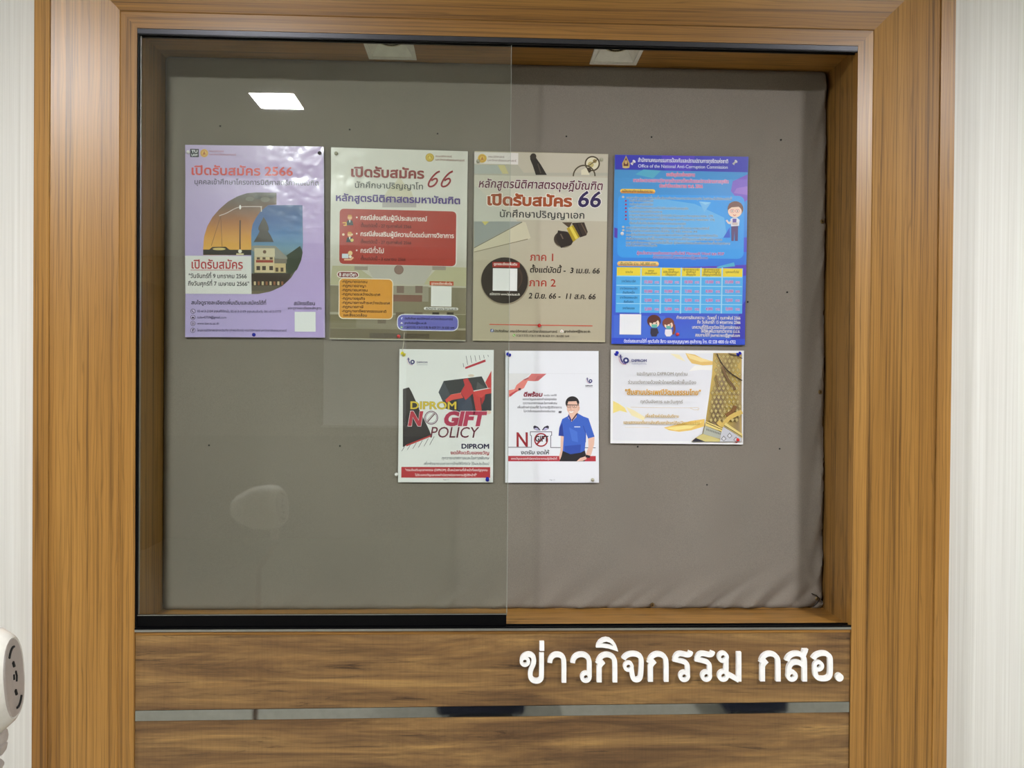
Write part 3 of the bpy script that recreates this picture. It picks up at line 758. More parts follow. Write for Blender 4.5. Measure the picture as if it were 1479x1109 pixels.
for k, (y, s_, xr) in enumerate(((1675, '02-613-2104 (คุณศิริรัตน์), 02-613-2109 (คุณสมสันต์), 061-615-0773', 985), (1735, 'tulaw0709@gmail.com', 456), (1795, 'www.law.tu.ac.th', 385),
                                  (1862, 'โครงการนิติศาสตร์ภาคบัณฑิต (ท่าพระจันทร์) คณะนิติศาสตร์ มหาวิทยาลัยธรรมศาสตร์', 1040))):
    P.circ(130, y, 24, (72, 64, 92)); P.circ(130, y, 20, (196, 182, 222)); P.text(s_, 172, xr, y+10, 18, (92, 82, 116))
    if k == 0: P.line([(120, 1664), (122, 1676), (138, 1688)], 6, (72, 64, 92))
    if k == 1: P.poly([(118, 1738), (130, 1726), (142, 1738), (142, 1746), (118, 1746)], (72, 64, 92))
    if k == 2: P.circ(130, y, 11, (72, 64, 92)); P.circ(130, y, 6, (196, 182, 222))
    if k == 3: P.text('f', 124, 138, 1875, 22, (72, 64, 92), bold=.02)
P.part('blank_label'); P.rect(1116, 1681, 1320, 1876, (234, 236, 238))
P.done()

# --- 2 white and brown poster with red box
P = Poster('admissions_poster', 'off-white poster with a dark red box and an orange box, second in the upper row', G3,
           [(478.5, 213.2), (675.8, 219.1), (672.4, 492.6), (476.7, 489.6)], 297, 420, PM['white'],
           [(0, .003), (60, .001), (214, .0045), (330, .001), (420, .0025)], (226, 224, 216), y=-.003)
P.pw = 197; P.crop(470, 205, 6.7227)
D2 = 975
P.part('background')
P.rect(58, 60, 1372, 1930, lambda u, v: lerp([(0, (226, 224, 216)), (.45, (222, 220, 212)), (.7, (196, 192, 176)), (1, (150, 142, 118))])(v/420), grid=26)
P.part('faded_building_picture')
P.poly([(720, 330), (760, 400), (840, 490), (860, 560), (560, 560), (600, 480), (680, 400)], (214, 208, 184)); P.poly([(555, 560), (885, 560), (885, 640), (555, 640)], (186, 180, 178))
y = D2
P.poly([(70, 230+y), (300, 235+y), (560, 420+y), (45, 415+y)], (186, 182, 150)); P.poly([(1370, 430+y), (940, 410+y), (1100, 240+y), (1372, 250+y)], (190, 186, 152))
P.poly([(400, 230+y), (1060, 235+y), (960, 410+y), (500, 410+y)], (190, 186, 176))
P.rect(46, 420+y, 1362, 700+y, (138, 130, 108)); P.rect(430, 420+y, 1000, 700+y, (158, 152, 134)); P.rect(46, 560+y, 1362, 700+y, (136, 128, 104)); P.rect(300, 700+y, 1000, 880+y, (138, 130, 108)); P.rect(46, 835+y, 1362, 945+y, (112, 102, 78)); P.rect(46, 700+y, 300, 835+y, (126, 118, 90)); P.rect(1000, 700+y, 1362, 835+y, (126, 120, 92))
P.circ(716, 270+y, 46, (132, 106, 98)); P.circ(716, 270+y, 38, (146, 120, 110))
P.rect(660, 510+y, 940, 580+y, (132, 96, 84))
for x in (695, 875): P.rect(x, 425+y, x+70, 495+y, (128, 108, 98)); P.rect(x-10, 680+y, x+70, 760+y, (114, 100, 82))
for x in (285, 1040): P.rect(x, 235+y, x+130, 275+y, (160, 150, 138))
for x in (1040, 1180): P.rect(x, 680+y, x+65, 705+y, (58, 52, 44))
P.rect(510, 740+y, 590, 790+y, (112, 100, 82)); P.rect(430, 880+y, 1010, 935+y, (88, 78, 62))
P.part('red_box')
P.rect(142, 650, 1276, 1215, (236, 230, 226), 40); P.rect(142, 652, 1266, 1212, (178, 66, 58), 40)
for yb, s_, xr, d_, xd in ((760, 'กรณีส่งเสริมผู้มีประสบการณ์', 990, 'ตั้งแต่บัดนี้ - 27 กุมภาพันธ์ 2566', 838), (918, 'กรณีส่งเสริมผู้มีความโดดเด่นทางวิชาการ', 1250, 'ตั้งแต่บัดนี้ - 27 กุมภาพันธ์ 2566', 838), (1080, 'กรณีทั่วไป', 574, 'ตั้งแต่บัดนี้ - 3 เมษายน 2566', 782)):
    P.circ(308, yb-22, 8, (240, 232, 228)); P.text(s_, 342, xr, yb, 34, (240, 232, 228), bold=.014); P.text(d_, 346, xd, yb+72, 24, (84, 24, 26), bold=.01)
P.part('icons')
for yy in (740, 905):
    P.circ(240, yy, 22, (236, 188, 140)); P.poly([(205, yy+75), (215, yy+30), (240, yy+22), (265, yy+30), (275, yy+75)], (52, 62, 66)); P.poly([(232, yy+25), (248, yy+25), (240, yy+55)], (240, 240, 240)); P.poly([(218, yy-8), (225, yy-26), (255, yy-26), (262, yy-8)], (214, 160, 80))
P.line([(170, 790), (205, 790), (205, 815), (180, 815)], 10, (236, 190, 90)); P.circ(178, 905, 12, (238, 214, 190)); P.circ(262, 960, 16, (226, 206, 120)); P.circ(262, 905, 10, (226, 206, 160))
P.rect(165, 1090, 228, 1135, (214, 224, 232), 4); P.circ(245, 1085, 22, (240, 206, 150)); P.line([(185, 1148), (250, 1148), (275, 1125)], 16, (238, 190, 150)); P.circ(245, 1120, 14, (244, 236, 220))
P.part('subject_box')
P.rect(132, 348+y, 658, 752+y, (240, 228, 204), 44); P.rect(140, 356+y, 650, 744+y, (226, 158, 62), 38); P.rect(114, 283+y, 328, 352+y, (240, 228, 224), 34); P.rect(122, 291+y, 320, 345+y, (128, 44, 46), 28)
P.text('8 สาขาวิชา', 136, 306, 332+y, 26, (244, 238, 236), bold=.02)
for k, s_ in enumerate(('กฎหมายเอกชน', 'กฎหมายอาญา', 'กฎหมายมหาชน', 'กฎหมายระหว่างประเทศ', 'กฎหมายธุรกิจ', 'กฎหมายการค้าระหว่างประเทศ', 'กฎหมายภาษี', 'กฎหมายทรัพยากรธรรมชาติ')):
    P.text('-'+s_, 160, (412, 398, 414, 536, 388, 630, 372, 596)[k], 394+y+k*40.6, 20, (74, 48, 24), bold=.014)
P.text('และสิ่งแวดล้อม', 176, 408, 394+y+8*40.6, 20, (74, 48, 24), bold=.014)
P.part('contact_box')
P.rect(698, 697+y, 1292, 865+y, (230, 232, 244), 60); P.rect(706, 705+y, 1284, 857+y, (112, 112, 196), 54)
for k, (s_, xr) in enumerate((('บัณฑิตศึกษา คณะนิติศาสตร์ มหาวิทยาลัยธรรมศาสตร์', 1238), ('gradtulaw@tu.ac.th', 985), ('0 2613 2153, 0 2613 2108, 06 6628 3311, 06 6283 1644', 1252))):
    P.text(s_, 770, xr, 750+y+k*42, 17, (26, 24, 62), bold=.012)
P.circ(742, 740+y, 14, (90, 110, 214)); P.text('f', 737, 749, 749+y, 16, (240, 240, 250), bold=.02); P.poly([(730, 790+y), (742, 774+y), (756, 790+y)], (240, 236, 236)); P.circ(742, 825+y, 12, (120, 176, 120)); P.line([(736, 818+y), (740, 828+y), (750, 832+y)], 4, (240, 240, 240))
P.part('blank_label')
P.rect(1014, 380+y, 1244, 424+y, (196, 84, 50)); P.text('ดูรายละเอียดเพิ่มเติม', 1028, 1232, 412+y, 17, (244, 226, 214), bold=.014); P.rect(1028, 428+y, 1224, 626+y, (234, 234, 232))
P.rect(958, 630+y, 1290, 662+y, (232, 230, 226), 15); P.text('สมัครทาง www.law.tu.ac.th', 974, 1276, 654+y, 17, (60, 56, 52), bold=.014)
P.part('crest'); P.circ(1015, 155, 41, (206, 172, 62)); P.circ(1015, 155, 32, (222, 194, 90)); P.circ(1015, 155, 22, (206, 172, 62)); P.poly([(1015, 135), (1030, 168), (1000, 168)], (232, 210, 110))
P.part('heading_text')
P.text('คณะนิติศาสตร์', 1070, 1228, 150, 14, (158, 96, 90)); P.text('มหาวิทยาลัยธรรมศาสตร์', 1070, 1352, 184, 14, (158, 96, 90))
P.text('เปิดรับสมัคร', 242, 962, 338, 72, (148, 62, 60), bold=.022)
P.text('นักศึกษาปริญญาโท', 282, 955, 448, 46, (52, 60, 56)); P.text('หลักสูตรนิติศาสตรมหาบัณฑิต', 98, 1314, 576, 52, (86, 62, 142), bold=.018)
for dx in (0, 126):
    P.line([(1112+dx, 288), (1075+dx, 305), (1030+dx, 355), (1002+dx, 405), (1003+dx, 432), (1025+dx, 440), (1060+dx, 425), (1088+dx, 388), (1085+dx, 362), (1062+dx, 358), (1030+dx, 380)], 17, (158, 44, 52), 2)
P.done()

# --- 3 sand poster with gavel
P = Poster('gavel_poster', 'sand-coloured poster with a wooden gavel and a dark round disc, third in the upper row', G3,
           [(685.2, 218.6), (878.2, 223), (873.8, 494.2), (682.6, 491.9)], 297, 420, PM['sand'],
           [(0, .003), (60, .0012), (212, .003), (340, .001), (420, .002)], (190, 180, 154), y=-.003)
P.pw = 193; P.crop(675, 215, 6.879)
D3 = 963
P.part('background'); P.rect(66, 30, 1394, 1905, lambda u, v: (198-.04*v, 190-.045*v, 172-.06*v), grid=24)
P.part('paper_sheets_picture')
P.poly([(68, 160), (500, 160), (560, 240), (1394, 240), (1394, 270), (68, 270)], (184, 180, 164))
P.poly([(300, 165), (370, 165), (410, 250), (350, 250)], (204, 194, 140)); P.poly([(66, 160), (300, 165), (350, 250), (66, 250)], (178, 182, 176))
P.poly([(66, 720), (540, 728), (66, 985)], (150, 156, 152)); P.poly([(66, 985), (540, 730), (580, 735), (628, 890), (600, 905), (66, 1028)], (206, 198, 172))
P.line([(66, 990), (545, 732)], 7, (96, 92, 80)); P.line([(68, 1030), (600, 902)], 7, (126, 116, 92)); P.poly([(140, 722), (220, 724), (175, 765)], (206, 196, 110))
P.part('gavel_picture')
P.poly([(622, 75), (640, 55), (672, 58), (684, 95), (730, 160), (790, 262), (680, 262), (650, 170), (625, 110)], (48, 42, 38)); P.circ(655, 78, 30, (58, 50, 44)); P.line([(700, 150), (730, 245)], 12, (84, 76, 66))
P.poly([(940, 735), (1040, 735), (1010, 790)], (78, 62, 46))
P.circ(955, 905, 98, (128, 116, 96), 84); P.circ(948, 900, 88, (62, 50, 40), 76)
P.poly([(900, 815), (990, 830), (1060, 905), (1030, 960), (930, 990), (880, 900)], (44, 34, 28)); P.poly([(1040, 740), (1160, 735), (1195, 830), (1180, 865), (1120, 885), (1050, 800)], (58, 44, 36))
P.poly([(985, 795), (1050, 762), (1115, 880), (1050, 930)], (176, 150, 36)); P.poly([(1010, 785), (1035, 772), (1100, 890), (1075, 908)], (226, 204, 80))
P.line([(1130, 745), (1185, 850)], 10, (106, 88, 70)); P.line([(925, 850), (950, 900)], 12, (110, 94, 82)); P.line([(1085, 745), (1135, 870)], 10, (24, 18, 16))
P.part('ring_picture')
P.circ(1240, 150, 76, (70, 56, 34)); P.circ(1240, 150, 62, (226, 218, 190)); P.circ(1225, 160, 30, (196, 180, 120)); P.circ(1265, 125, 20, (150, 130, 80)); P.line([(1190, 180), (1290, 110)], 8, (92, 76, 46))
P.fill(stroke([P.uv(*q) for q in circle(1160, 275, 108, 26)[13:26]+[circle(1160, 275, 108, 26)[0]]], 3.0), (78, 68, 46)); P.circ(1205, 215, 26, (62, 50, 34)); P.poly([(1130, 215), (1180, 190), (1215, 262), (1130, 262)], (222, 214, 188))
P.part('pale_band'); P.rect(66, 262, 1396, 726, (204, 200, 184)); P.poly([(66, 360), (300, 560), (500, 726), (66, 726)], (196, 196, 184)); P.poly([(850, 400), (1120, 560), (1000, 726), (900, 600)], (212, 206, 188))
P.part('heading_text')
P.text('หลักสูตรนิติศาสตรดุษฎีบัณฑิต', 105, 1345, 386, 64, (92, 30, 52), it=.17, bold=.012, outline=(232, 226, 222))
P.text('เปิดรับสมัคร', 190, 1040, 560, 82, (162, 78, 38), bold=.03, outline=(240, 232, 222), ow=.045); P.text('66', 1085, 1322, 578, 124, (46, 32, 82), it=.17, bold=.012, outline=(238, 232, 230), ow=.03)
P.text('นักศึกษาปริญญาเอก', 316, 1168, 682, 54, (36, 36, 34), bold=.006)
P.part('crest'); P.rect(66, 36, 505, 160, (228, 222, 218)); P.circ(148, 98, 44, (222, 186, 80)); P.circ(148, 98, 34, (206, 160, 66)); P.circ(148, 98, 24, (228, 190, 90)); P.poly([(148, 78), (164, 114), (132, 114)], (196, 130, 66))
P.text('คณะนิติศาสตร์', 208, 368, 90, 15, (138, 104, 100)); P.text('มหาวิทยาลัยธรรมศาสตร์', 200, 486, 126, 16, (138, 104, 100))
P.crop(675, 355, 6.879)
P.part('dark_disc')
P.circ(372, 355, 240, (150, 138, 116), 236, 40); P.circ(370, 348, 232, (50, 42, 36), 228, 40); P.circ(400, 320, 150, (72, 56, 46), 150, 36); P.circ(390, 330, 142, (58, 46, 40), 140, 36)
P.rect(250, 165, 520, 222, (166, 48, 40)); P.text('ดูรายละเอียดเพิ่มเติม', 262, 496, 196, 18, (244, 232, 226), bold=.016); P.rect(254, 227, 494, 452, (236, 236, 236)); P.text('สมัครทาง www.law.tu.ac.th', 222, 522, 492, 18, (228, 222, 212), bold=.014)
P.part('dates_text')
P.text('ภาค 1', 620, 872, 152, 58, (178, 58, 42), bold=.004); P.text('ภาค 2', 610, 880, 404, 58, (178, 58, 42), bold=.004)
P.text('ตั้งแต่บัดนี้ -  3 เม.ย. 66', 616, 1312, 268, 42, (34, 28, 26), it=.17, bold=.012); P.text('2 มิ.ย. 66 -  11 ส.ค. 66', 606, 1272, 524, 42, (34, 28, 26), it=.17, bold=.012)
P.part('contact_text')
P.line([(220, 782), (1243, 797)], 8, (206, 66, 46)); P.text('บัณฑิตศึกษา คณะนิติศาสตร์ มหาวิทยาลัยธรรมศาสตร์', 268, 892, 858, 19, (62, 54, 46), bold=.008); P.text('gradtulaw@tu.ac.th', 962, 1220, 860, 20, (62, 54, 46), bold=.006)
P.text('0 2613 2153, 0 2613 2108, 06 6628 3311, 06 6283 1644', 488, 1012, 902, 17, (62, 54, 46), bold=.006)
P.rect(230, 828, 260, 858, (62, 84, 150), 5); P.text('f', 240, 251, 854, 17, (236, 236, 240), bold=.02); P.poly([(922, 860), (922, 845), (938, 832), (954, 845), (954, 860)], (238, 240, 236)); P.poly([(930, 852), (938, 842), (946, 852)], (220, 120, 60)); P.circ(464, 890, 13, (116, 180, 74)); P.line([(458, 883), (462, 893), (472, 897)], 4, (240, 240, 230))
P.done()

# --- 4 blue poster
P = Poster('blue_poster', 'bright blue poster with a yellow-headed table, rightmost in the upper row', G3,
           [(887.8, 224.2), (1080.2, 227.1), (1075.3, 498.5), (882.8, 496.8)], 297, 420, PM['blue'],
           [(0, .004), (50, .001), (205, .003), (340, .001), (420, .0025)], (60, 110, 205), y=-.003)
P.pw = 192.5; P.crop(875, 215, 7.043)
P.part('background')
P.rect(84, 66, 1444, 1990, lambda u, v: lerp([(0, (76, 150, 206)), (.35, (60, 150, 232)), (.62, (52, 120, 224)), (.8, (66, 86, 206)), (1, (70, 110, 210))])(v/420+.0004*(u-150)), grid=22)
P.poly([(88, 66), (1444, 84), (1440, 240), (92, 212)], (58, 58, 182)); P.poly([(560, 70), (900, 74), (860, 228), (600, 222)], (80, 62, 196)); P.poly([(84, 800), (150, 820), (190, 880), (150, 920), (84, 900)], (88, 62, 178))
P.poly([(1290, 330), (1440, 260), (1440, 520), (1380, 560), (1270, 430)], (124, 92, 200)); P.poly([(1330, 400), (1440, 380), (1440, 470), (1300, 450)], (150, 110, 206)); P.poly([(600, 1210), (1440, 1180), (1430, 1290), (700, 1300)], (92, 66, 190)); P.poly([(1120, 985), (1160, 925), (1440, 900), (1440, 1050), (1090, 1050)], (82, 88, 214))
P.poly([(1380, 1600), (1440, 1540), (1440, 1990), (1250, 1990)], (58, 60, 180)); P.poly([(80, 1690), (600, 1700), (680, 1990), (80, 1990)], (72, 110, 214)); P.poly([(1125, 1200), (1300, 1155), (1310, 1195), (1130, 1212)], (84, 176, 212))
P.poly([(380, 212), (560, 222), (480, 300), (300, 260)], (88, 176, 206))
P.part('text_panel')
P.rect(124, 462, 1396, 1120, (64, 160, 238), 60); P.poly([(500, 500), (900, 560), (1200, 700), (1230, 900), (600, 980), (260, 900), (220, 600)], (104, 182, 240)); P.poly([(945, 535), (1068, 545), (1000, 645)], (122, 190, 240)); P.poly([(945, 535), (1068, 545), (1010, 570)], (146, 206, 246)); P.poly([(1190, 905), (1255, 800), (1262, 905)], (52, 96, 212))
DK = (38, 60, 116); HL = (206, 228, 246)
P.text('บทความวิชาการต้องมีเนื้อหาเกี่ยวกับการป้องกันและปราบปรามการทุจริต โดยมีประเด็นให้เลือกต่อไปนี้', 205, 1280, 508, 18, DK, outline=HL, ow=.05)
for k, (s_, xr) in enumerate((('การสร้างสังคมที่ไม่ทนต่อการทุจริต', 482), ('การป้องกันการทุจริตเชิงรุก', 480), ('การสร้างนวัตกรรมและเทคโนโลยีในการต่อต้านการทุจริต', 838), ('การปราบปรามการทุจริตให้มีประสิทธิภาพ', 570),
                              ('การยกระดับคะแนนดัชนีการรับรู้การทุจริต (Corruption Perceptions Index : CPI)', 1090), ('การประเมินคุณธรรมและความโปร่งใส (Integrity and Transparency Assessment : ITA)', 1105))):
    P.circ(202, 530+k*37, 10, (176, 44, 108)); P.text(s_, 236, xr, 537+k*37, 18, DK, outline=HL, ow=.05)
P.text('หรือประเด็นอื่นที่เกี่ยวข้องกับการป้องกันและปราบปรามการทุจริต', 234, 812, 766, 18, DK, outline=HL, ow=.05)
for k, (s_, x0, xr, y_) in enumerate((('บทความวิชาการต้องเป็นผลงานใหม่ และไม่เคยเผยแพร่ในที่อื่นมาก่อน หากพบจะตัดสิทธิ์', 200, 1048, 812), ('บทความวิชาการมีความยาวไม่เกิน 15 หน้า กระดาษ A4', 200, 925, 845), ('คณะผู้เขียนต้องส่งบทความในรูปแบบไฟล์ตามที่กำหนด พร้อมเอกสารประกอบให้ครบถ้วน', 200, 1135, 884),
                                      ('สำนักงานขอสงวนสิทธิ์ในการพิจารณาบทความที่ได้รับรางวัลเพื่อตีพิมพ์ในวารสาร', 200, 1180, 924), ('และการตัดสินของคณะกรรมการถือเป็นที่สิ้นสุด ผู้ส่งผลงานต้องยอมรับหลักเกณฑ์และเงื่อนไขทุกประการ', 200, 1260, 962), ('ตามที่ประกาศกำหนดไว้ทุกข้อ', 200, 520, 992))):
    P.text(s_, x0, xr, y_, 18, DK, outline=HL, ow=.05)
for y_ in (490, 795, 828): P.circ(175, y_, 13, (196, 196, 190), 11)
P.text('ผู้สนใจสามารถส่งบทความเป็นไฟล์ Microsoft Word และ PDF', 310, 1198, 1072, 22, (150, 60, 148), bold=.014, outline=(222, 208, 240), ow=.05); P.text('ส่งบทความมาที่ journal.nacc@gmail.com', 474, 1034, 1113, 22, (70, 74, 176), bold=.014, outline=(214, 212, 244), ow=.05)
P.part('heading_text')
P.text('สำนักงานคณะกรรมการป้องกันและปราบปรามการทุจริตแห่งชาติ', 322, 1240, 136, 30, (236, 238, 248), bold=.01); P.text('Office of the National Anti-Corruption Commission', 324, 1238, 192, 26, (226, 232, 248))
P.text('ขอเชิญร่วมส่งผลงาน', 612, 905, 278, 27, (206, 60, 124), bold=.012, outline=(238, 214, 236), ow=.05); P.text('การประกวดผลงานวิชาการด้านการป้องกันและปราบปรามการทุจริต', 275, 1248, 336, 27, (196, 60, 140), bold=.012, outline=(232, 214, 240), ow=.05)
P.text('ประจำปีงบประมาณ พ.ศ. 2566', 540, 984, 392, 27, (206, 60, 124), bold=.012, outline=(238, 214, 236), ow=.05)
P.part('crest')
P.poly([(202, 72), (218, 110), (240, 150), (238, 188), (204, 200), (168, 188), (164, 150), (186, 110)], (196, 170, 98)); P.poly([(202, 92), (214, 122), (226, 152), (226, 178), (178, 178), (178, 152), (190, 122)], (96, 50, 48)); P.circ(202, 140, 14, (204, 170, 110), 20); P.circ(202, 190, 36, (206, 186, 120), 10)
P.part('rosette_labels')
P.rect(145, 407, 500, 456, (250, 208, 90), 24); P.rect(150, 430, 495, 456, (222, 150, 70), 12); P.text('หลักเกณฑ์การส่งบทความ', 164, 474, 442, 21, (70, 66, 50), bold=.008)
P.rect(115, 1142, 535, 1196, (242, 208, 130), 26); P.rect(120, 1172, 530, 1196, (224, 160, 100), 12); P.text('เงินรางวัล รวม 145,000 บาท', 142, 506, 1182, 24, (84, 112, 60), bold=.008)
P.part('prize_table')
T0, T1 = 1200, 1674
P.rect(106, T0+2, 1384, T1+2, (86, 176, 236)); P.rect(112, T0+4, 1384, T0+102, (240, 216, 62))
for x in (352, 554, 760, 960, 1176): P.rect(x-2, T0+8, x+3, T1, (158, 212, 242))
for y_ in (1300, 1394, 1484, 1578): P.rect(106, y_-2, 1382, y_+3, (158, 212, 242))
for k, (x, ls) in enumerate(((235, ('รางวัล',)), (455, ('บุคคล', 'มัธยมศึกษา')), (660, ('บุคคล', 'นิสิตนักศึกษา', 'ปริญญาตรี')), (862, ('ผู้ทรงคุณวุฒิ', 'นักศึกษา', 'ปริญญาโท')), (1072, ('ผู้ทรงคุณวุฒิ', 'นักศึกษาบัณฑิต', 'ปริญญาเอกขึ้นไป')), (1282, ('บุคคลทั่วไป',)))):
    for j, s_ in enumerate(ls):
        wd = len(s_)*6.2; P.text(s_, x-wd, x+wd, 1262+(j-(len(ls)-1)/2)*26, 16, (112, 100, 50), bold=.006)
ROWS = ((1356, ('รางวัลชนะเลิศ',), ('15,000', '15,000', '18,000', '18,000', '20,000')), (1450, ('รางวัลรองชนะเลิศ', 'อันดับหนึ่ง'), ('10,000', '10,000', '7,000', '8,000', '12,000')),
        (1542, ('รางวัลรองชนะเลิศ', 'อันดับสอง'), ('5,000', '5,000', '5,000', '6,000', '7,000')), (1630, ('รางวัลชมเชย',), ('2,000', '2,000', '3,000', '4,000', '3,000')))
for y_, ls, vals in ROWS:
    for j, s_ in enumerate(ls):
        wd = len(s_)*5.6; P.text(s_, 230-wd, 230+wd, y_+(j-(len(ls)-1)/2)*42, 17, (42, 74, 140), bold=.004)
    for x, s_ in zip((428, 632, 836, 1048, 1250), vals):
        P.text(s_, x-len(s_)*7.2, x+len(s_)*7.2, y_+10, 22, (180, 70, 160), bold=.01, outline=(226, 212, 244), ow=.06); P.text('บาท', x+66, x+110, y_+12, 20, (180, 70, 160), bold=.01, outline=(226, 212, 244), ow=.06)
P.crop(875, 355, 7.043)
P.part('footer_text')
P.rect(56, 936, 1410, 1008, (50, 78, 204)); P.text('ติดต่อสอบถามได้ที่ คุณวันชัย สีขาว และคุณบุญญาพร สุขสำราญ โทร. 02 528 4800 ต่อ 4702', 180, 1316, 984, 26, (236, 240, 250), bold=.006)
for s_, x0, x1, y_ in (('กำหนดการส่งบทความ : วันพุธที่ 1 กุมภาพันธ์ 2566', 714, 1366, 744), ('ถึง วันจันทร์ที่ 15 พฤษภาคม 2566', 924, 1366, 790), ('บทความที่ได้รับรางวัลจะได้รับการพิจารณา', 872, 1364, 842), ('ให้ตีพิมพ์ในวารสารวิชาการ ป.ป.ช.', 964, 1362, 882), ('สอบถามได้ที่ journal.nacc@gmail.com', 904, 1360, 922)):
    P.text(s_, x0, x1, y_, 25, (236, 236, 244), bold=.008, outline=(66, 62, 150), ow=.03)
P.part('blank_label'); P.rect(140, 694, 354, 904, (236, 236, 240))
P.part('masked_couple_picture')
for dx, s_, hair in ((487, 1.0, (92, 48, 42)), (632, .86, (126, 72, 56))):
    b_ = 915
    P.circ(dx, b_-150*s_, 70*s_, hair, 64*s_); P.circ(dx+4*s_, b_-126*s_, 50*s_, (246, 214, 192), 44*s_); P.poly([(dx-60*s_, b_-140*s_), (dx-20*s_, b_-180*s_), (dx+50*s_, b_-170*s_), (dx+20*s_, b_-140*s_), (dx-30*s_, b_-130*s_)], hair)
    P.circ(dx+2*s_-18*s_, b_-128*s_, 7*s_, (44, 36, 40)); P.circ(dx+24*s_, b_-128*s_, 7*s_, (44, 36, 40)); P.poly([(dx-28*s_, b_-116*s_), (dx+34*s_, b_-116*s_), (dx+28*s_, b_-82*s_), (dx-20*s_, b_-82*s_)], (108, 188, 172))
P.poly([(455, 838), (520, 838), (535, 885), (520, 900), (512, 922), (462, 922), (450, 890)], (58, 54, 72)); P.poly([(600, 850), (665, 850), (672, 900), (650, 922), (612, 922), (595, 895)], (232, 226, 234)); P.line([(690, 800), (696, 860), (680, 900)], 22, (126, 72, 56), 1)
P.part('pointing_man_picture'); P.crop(875, 215, 7.043)
P.poly([(1272, 780), (1340, 780), (1336, 938), (1308, 938), (1306, 830), (1296, 938), (1272, 938)], (96, 76, 122)); P.poly([(1262, 715), (1290, 702), (1330, 702), (1356, 725), (1350, 785), (1268, 790)], (226, 230, 240))
P.line([(1268, 740), (1250, 765), (1222, 726)], 18, (236, 222, 216), 1); P.poly([(1285, 712), (1325, 712), (1322, 750), (1284, 750)], (110, 92, 170)); P.rect(1280, 750, 1336, 778, (206, 190, 186), 6)
P.circ(1314, 612, 80, (126, 88, 76), 78); P.circ(1308, 640, 70, (246, 214, 192), 60); P.poly([(1240, 620), (1250, 560), (1310, 536), (1375, 560), (1386, 625), (1350, 590), (1275, 596)], (126, 88, 76))
for x in (1280, 1334): P.circ(x, 634, 22, (206, 96, 110), 18); P.circ(x, 634, 18, (248, 222, 206), 14); P.circ(x, 634, 6, (60, 40, 40))
P.line([(1290, 670), (1304, 682), (1320, 672)], 6, (190, 60, 60), 1)
P.done()

# --- 5 gift policy notice
P = Poster('gift_policy_notice', 'white notice reading NO GIFT POLICY with a black gift box tied in red ribbon', G4,
           [(577.1, 504.1), (713.2, 505.4), (712, 696.4), (574.9, 696.2)], 210, 297, PM['plain'], [(0, .002), (62, .001), (297, .002)], (234, 235, 236), y=-.0025)
P.pw = 137; P.crop(570, 495, 9.86)
def dlogo(P, x, y, s, cap=True):
    P.line([(x-28*s, y-60*s), (x-22*s, y-10*s), (x, y+28*s), (x+34*s, y+36*s)], 9*s, (104, 74, 150), 1); P.line([(x-40*s, y-30*s), (x-32*s, y+15*s), (x+5*s, y+45*s), (x+40*s, y+42*s)], 4*s, (196, 120, 140), 1)
    P.line([(x-20*s, y-62*s), (x-16*s, y-10*s), (x+2*s, y+18*s)], 9*s, (48, 50, 110), 1); P.line([(x-44*s, y-38*s), (x-2*s, y-38*s)], 7*s, (58, 60, 120)); P.circ(x+36*s, y, 32*s, (42, 48, 112)); P.circ(x+36*s, y, 13*s, (232, 234, 240))
P.part('logo'); dlogo(P, 220, 272, 1); P.text('DIPROM', 314, 470, 288, 19, (70, 72, 108), bold=.02); P.text('กรมส่งเสริมอุตสาหกรรม', 314, 470, 316, 13, (140, 142, 160))
P.part('hatching')
for k in range(6): P.line([(1018+k*62, 186-3*k), (1040+k*62-3*k, 310-22*k)], 7, (86, 94, 100))
P.line([(975, 288), (985, 345)], 7, (86, 94, 100)); P.poly([(1004, 345), (1290, 236), (1298, 268), (1008, 372)], (184, 44, 62))
P.part('gift_picture')
P.poly([(118, 655), (205, 630), (240, 690), (350, 930), (118, 1060)], (58, 54, 56)); P.poly([(118, 1050), (330, 900), (490, 1230), (525, 1318), (118, 1475)], (48, 44, 48))
P.poly([(700, 540), (1240, 475), (1325, 640), (790, 735)], (56, 60, 64)); P.poly([(700, 540), (625, 700), (690, 840), (790, 735)], (74, 80, 90)); P.poly([(690, 840), (790, 735), (1130, 690), (1378, 650), (1378, 960), (1100, 990), (900, 980), (720, 930)], (46, 50, 58)); P.poly([(900, 800), (1080, 770), (1120, 960), (900, 980)], (60, 70, 90))
P.poly([(1180, 550), (1240, 600), (1310, 640), (1160, 665)], (84, 86, 88))
P.poly([(975, 520), (1040, 500), (1090, 590), (1130, 700), (1060, 770), (1010, 810), (940, 700), (1000, 600)], (196, 56, 62)); P.poly([(720, 810), (800, 735), (940, 710), (980, 780), (820, 810), (740, 850)], (222, 84, 78)); P.poly([(1110, 700), (1210, 690), (1240, 960), (1160, 985)], (200, 62, 62))
P.poly([(1130, 690), (1378, 640), (1378, 715), (1290, 730), (1250, 790), (1140, 730)], (212, 72, 70)); P.poly([(1378, 395), (1290, 560), (1330, 640), (1378, 640)], (206, 62, 64)); P.poly([(1230, 790), (1290, 730), (1280, 800), (1240, 880)], (180, 44, 52)); P.circ(1330, 985, 44, (232, 206, 186), 26); P.circ(1090, 465, 44, (222, 204, 186), 20)
P.line([(520, 1318), (165, 1460)], 22, (186, 62, 62)); P.poly([(118, 1420), (118, 1480), (150, 1470)], (48, 44, 48))
for k in range(6): P.line([(140+k*85, 1478-k*30), (100+k*80, 1540-k*18)], 7, (96, 98, 104))
P.part('title_text')
P.text('DIPROM', 216, 888, 936, 84, (226, 198, 64), bold=.012, outline=(110, 92, 40), ow=.02)
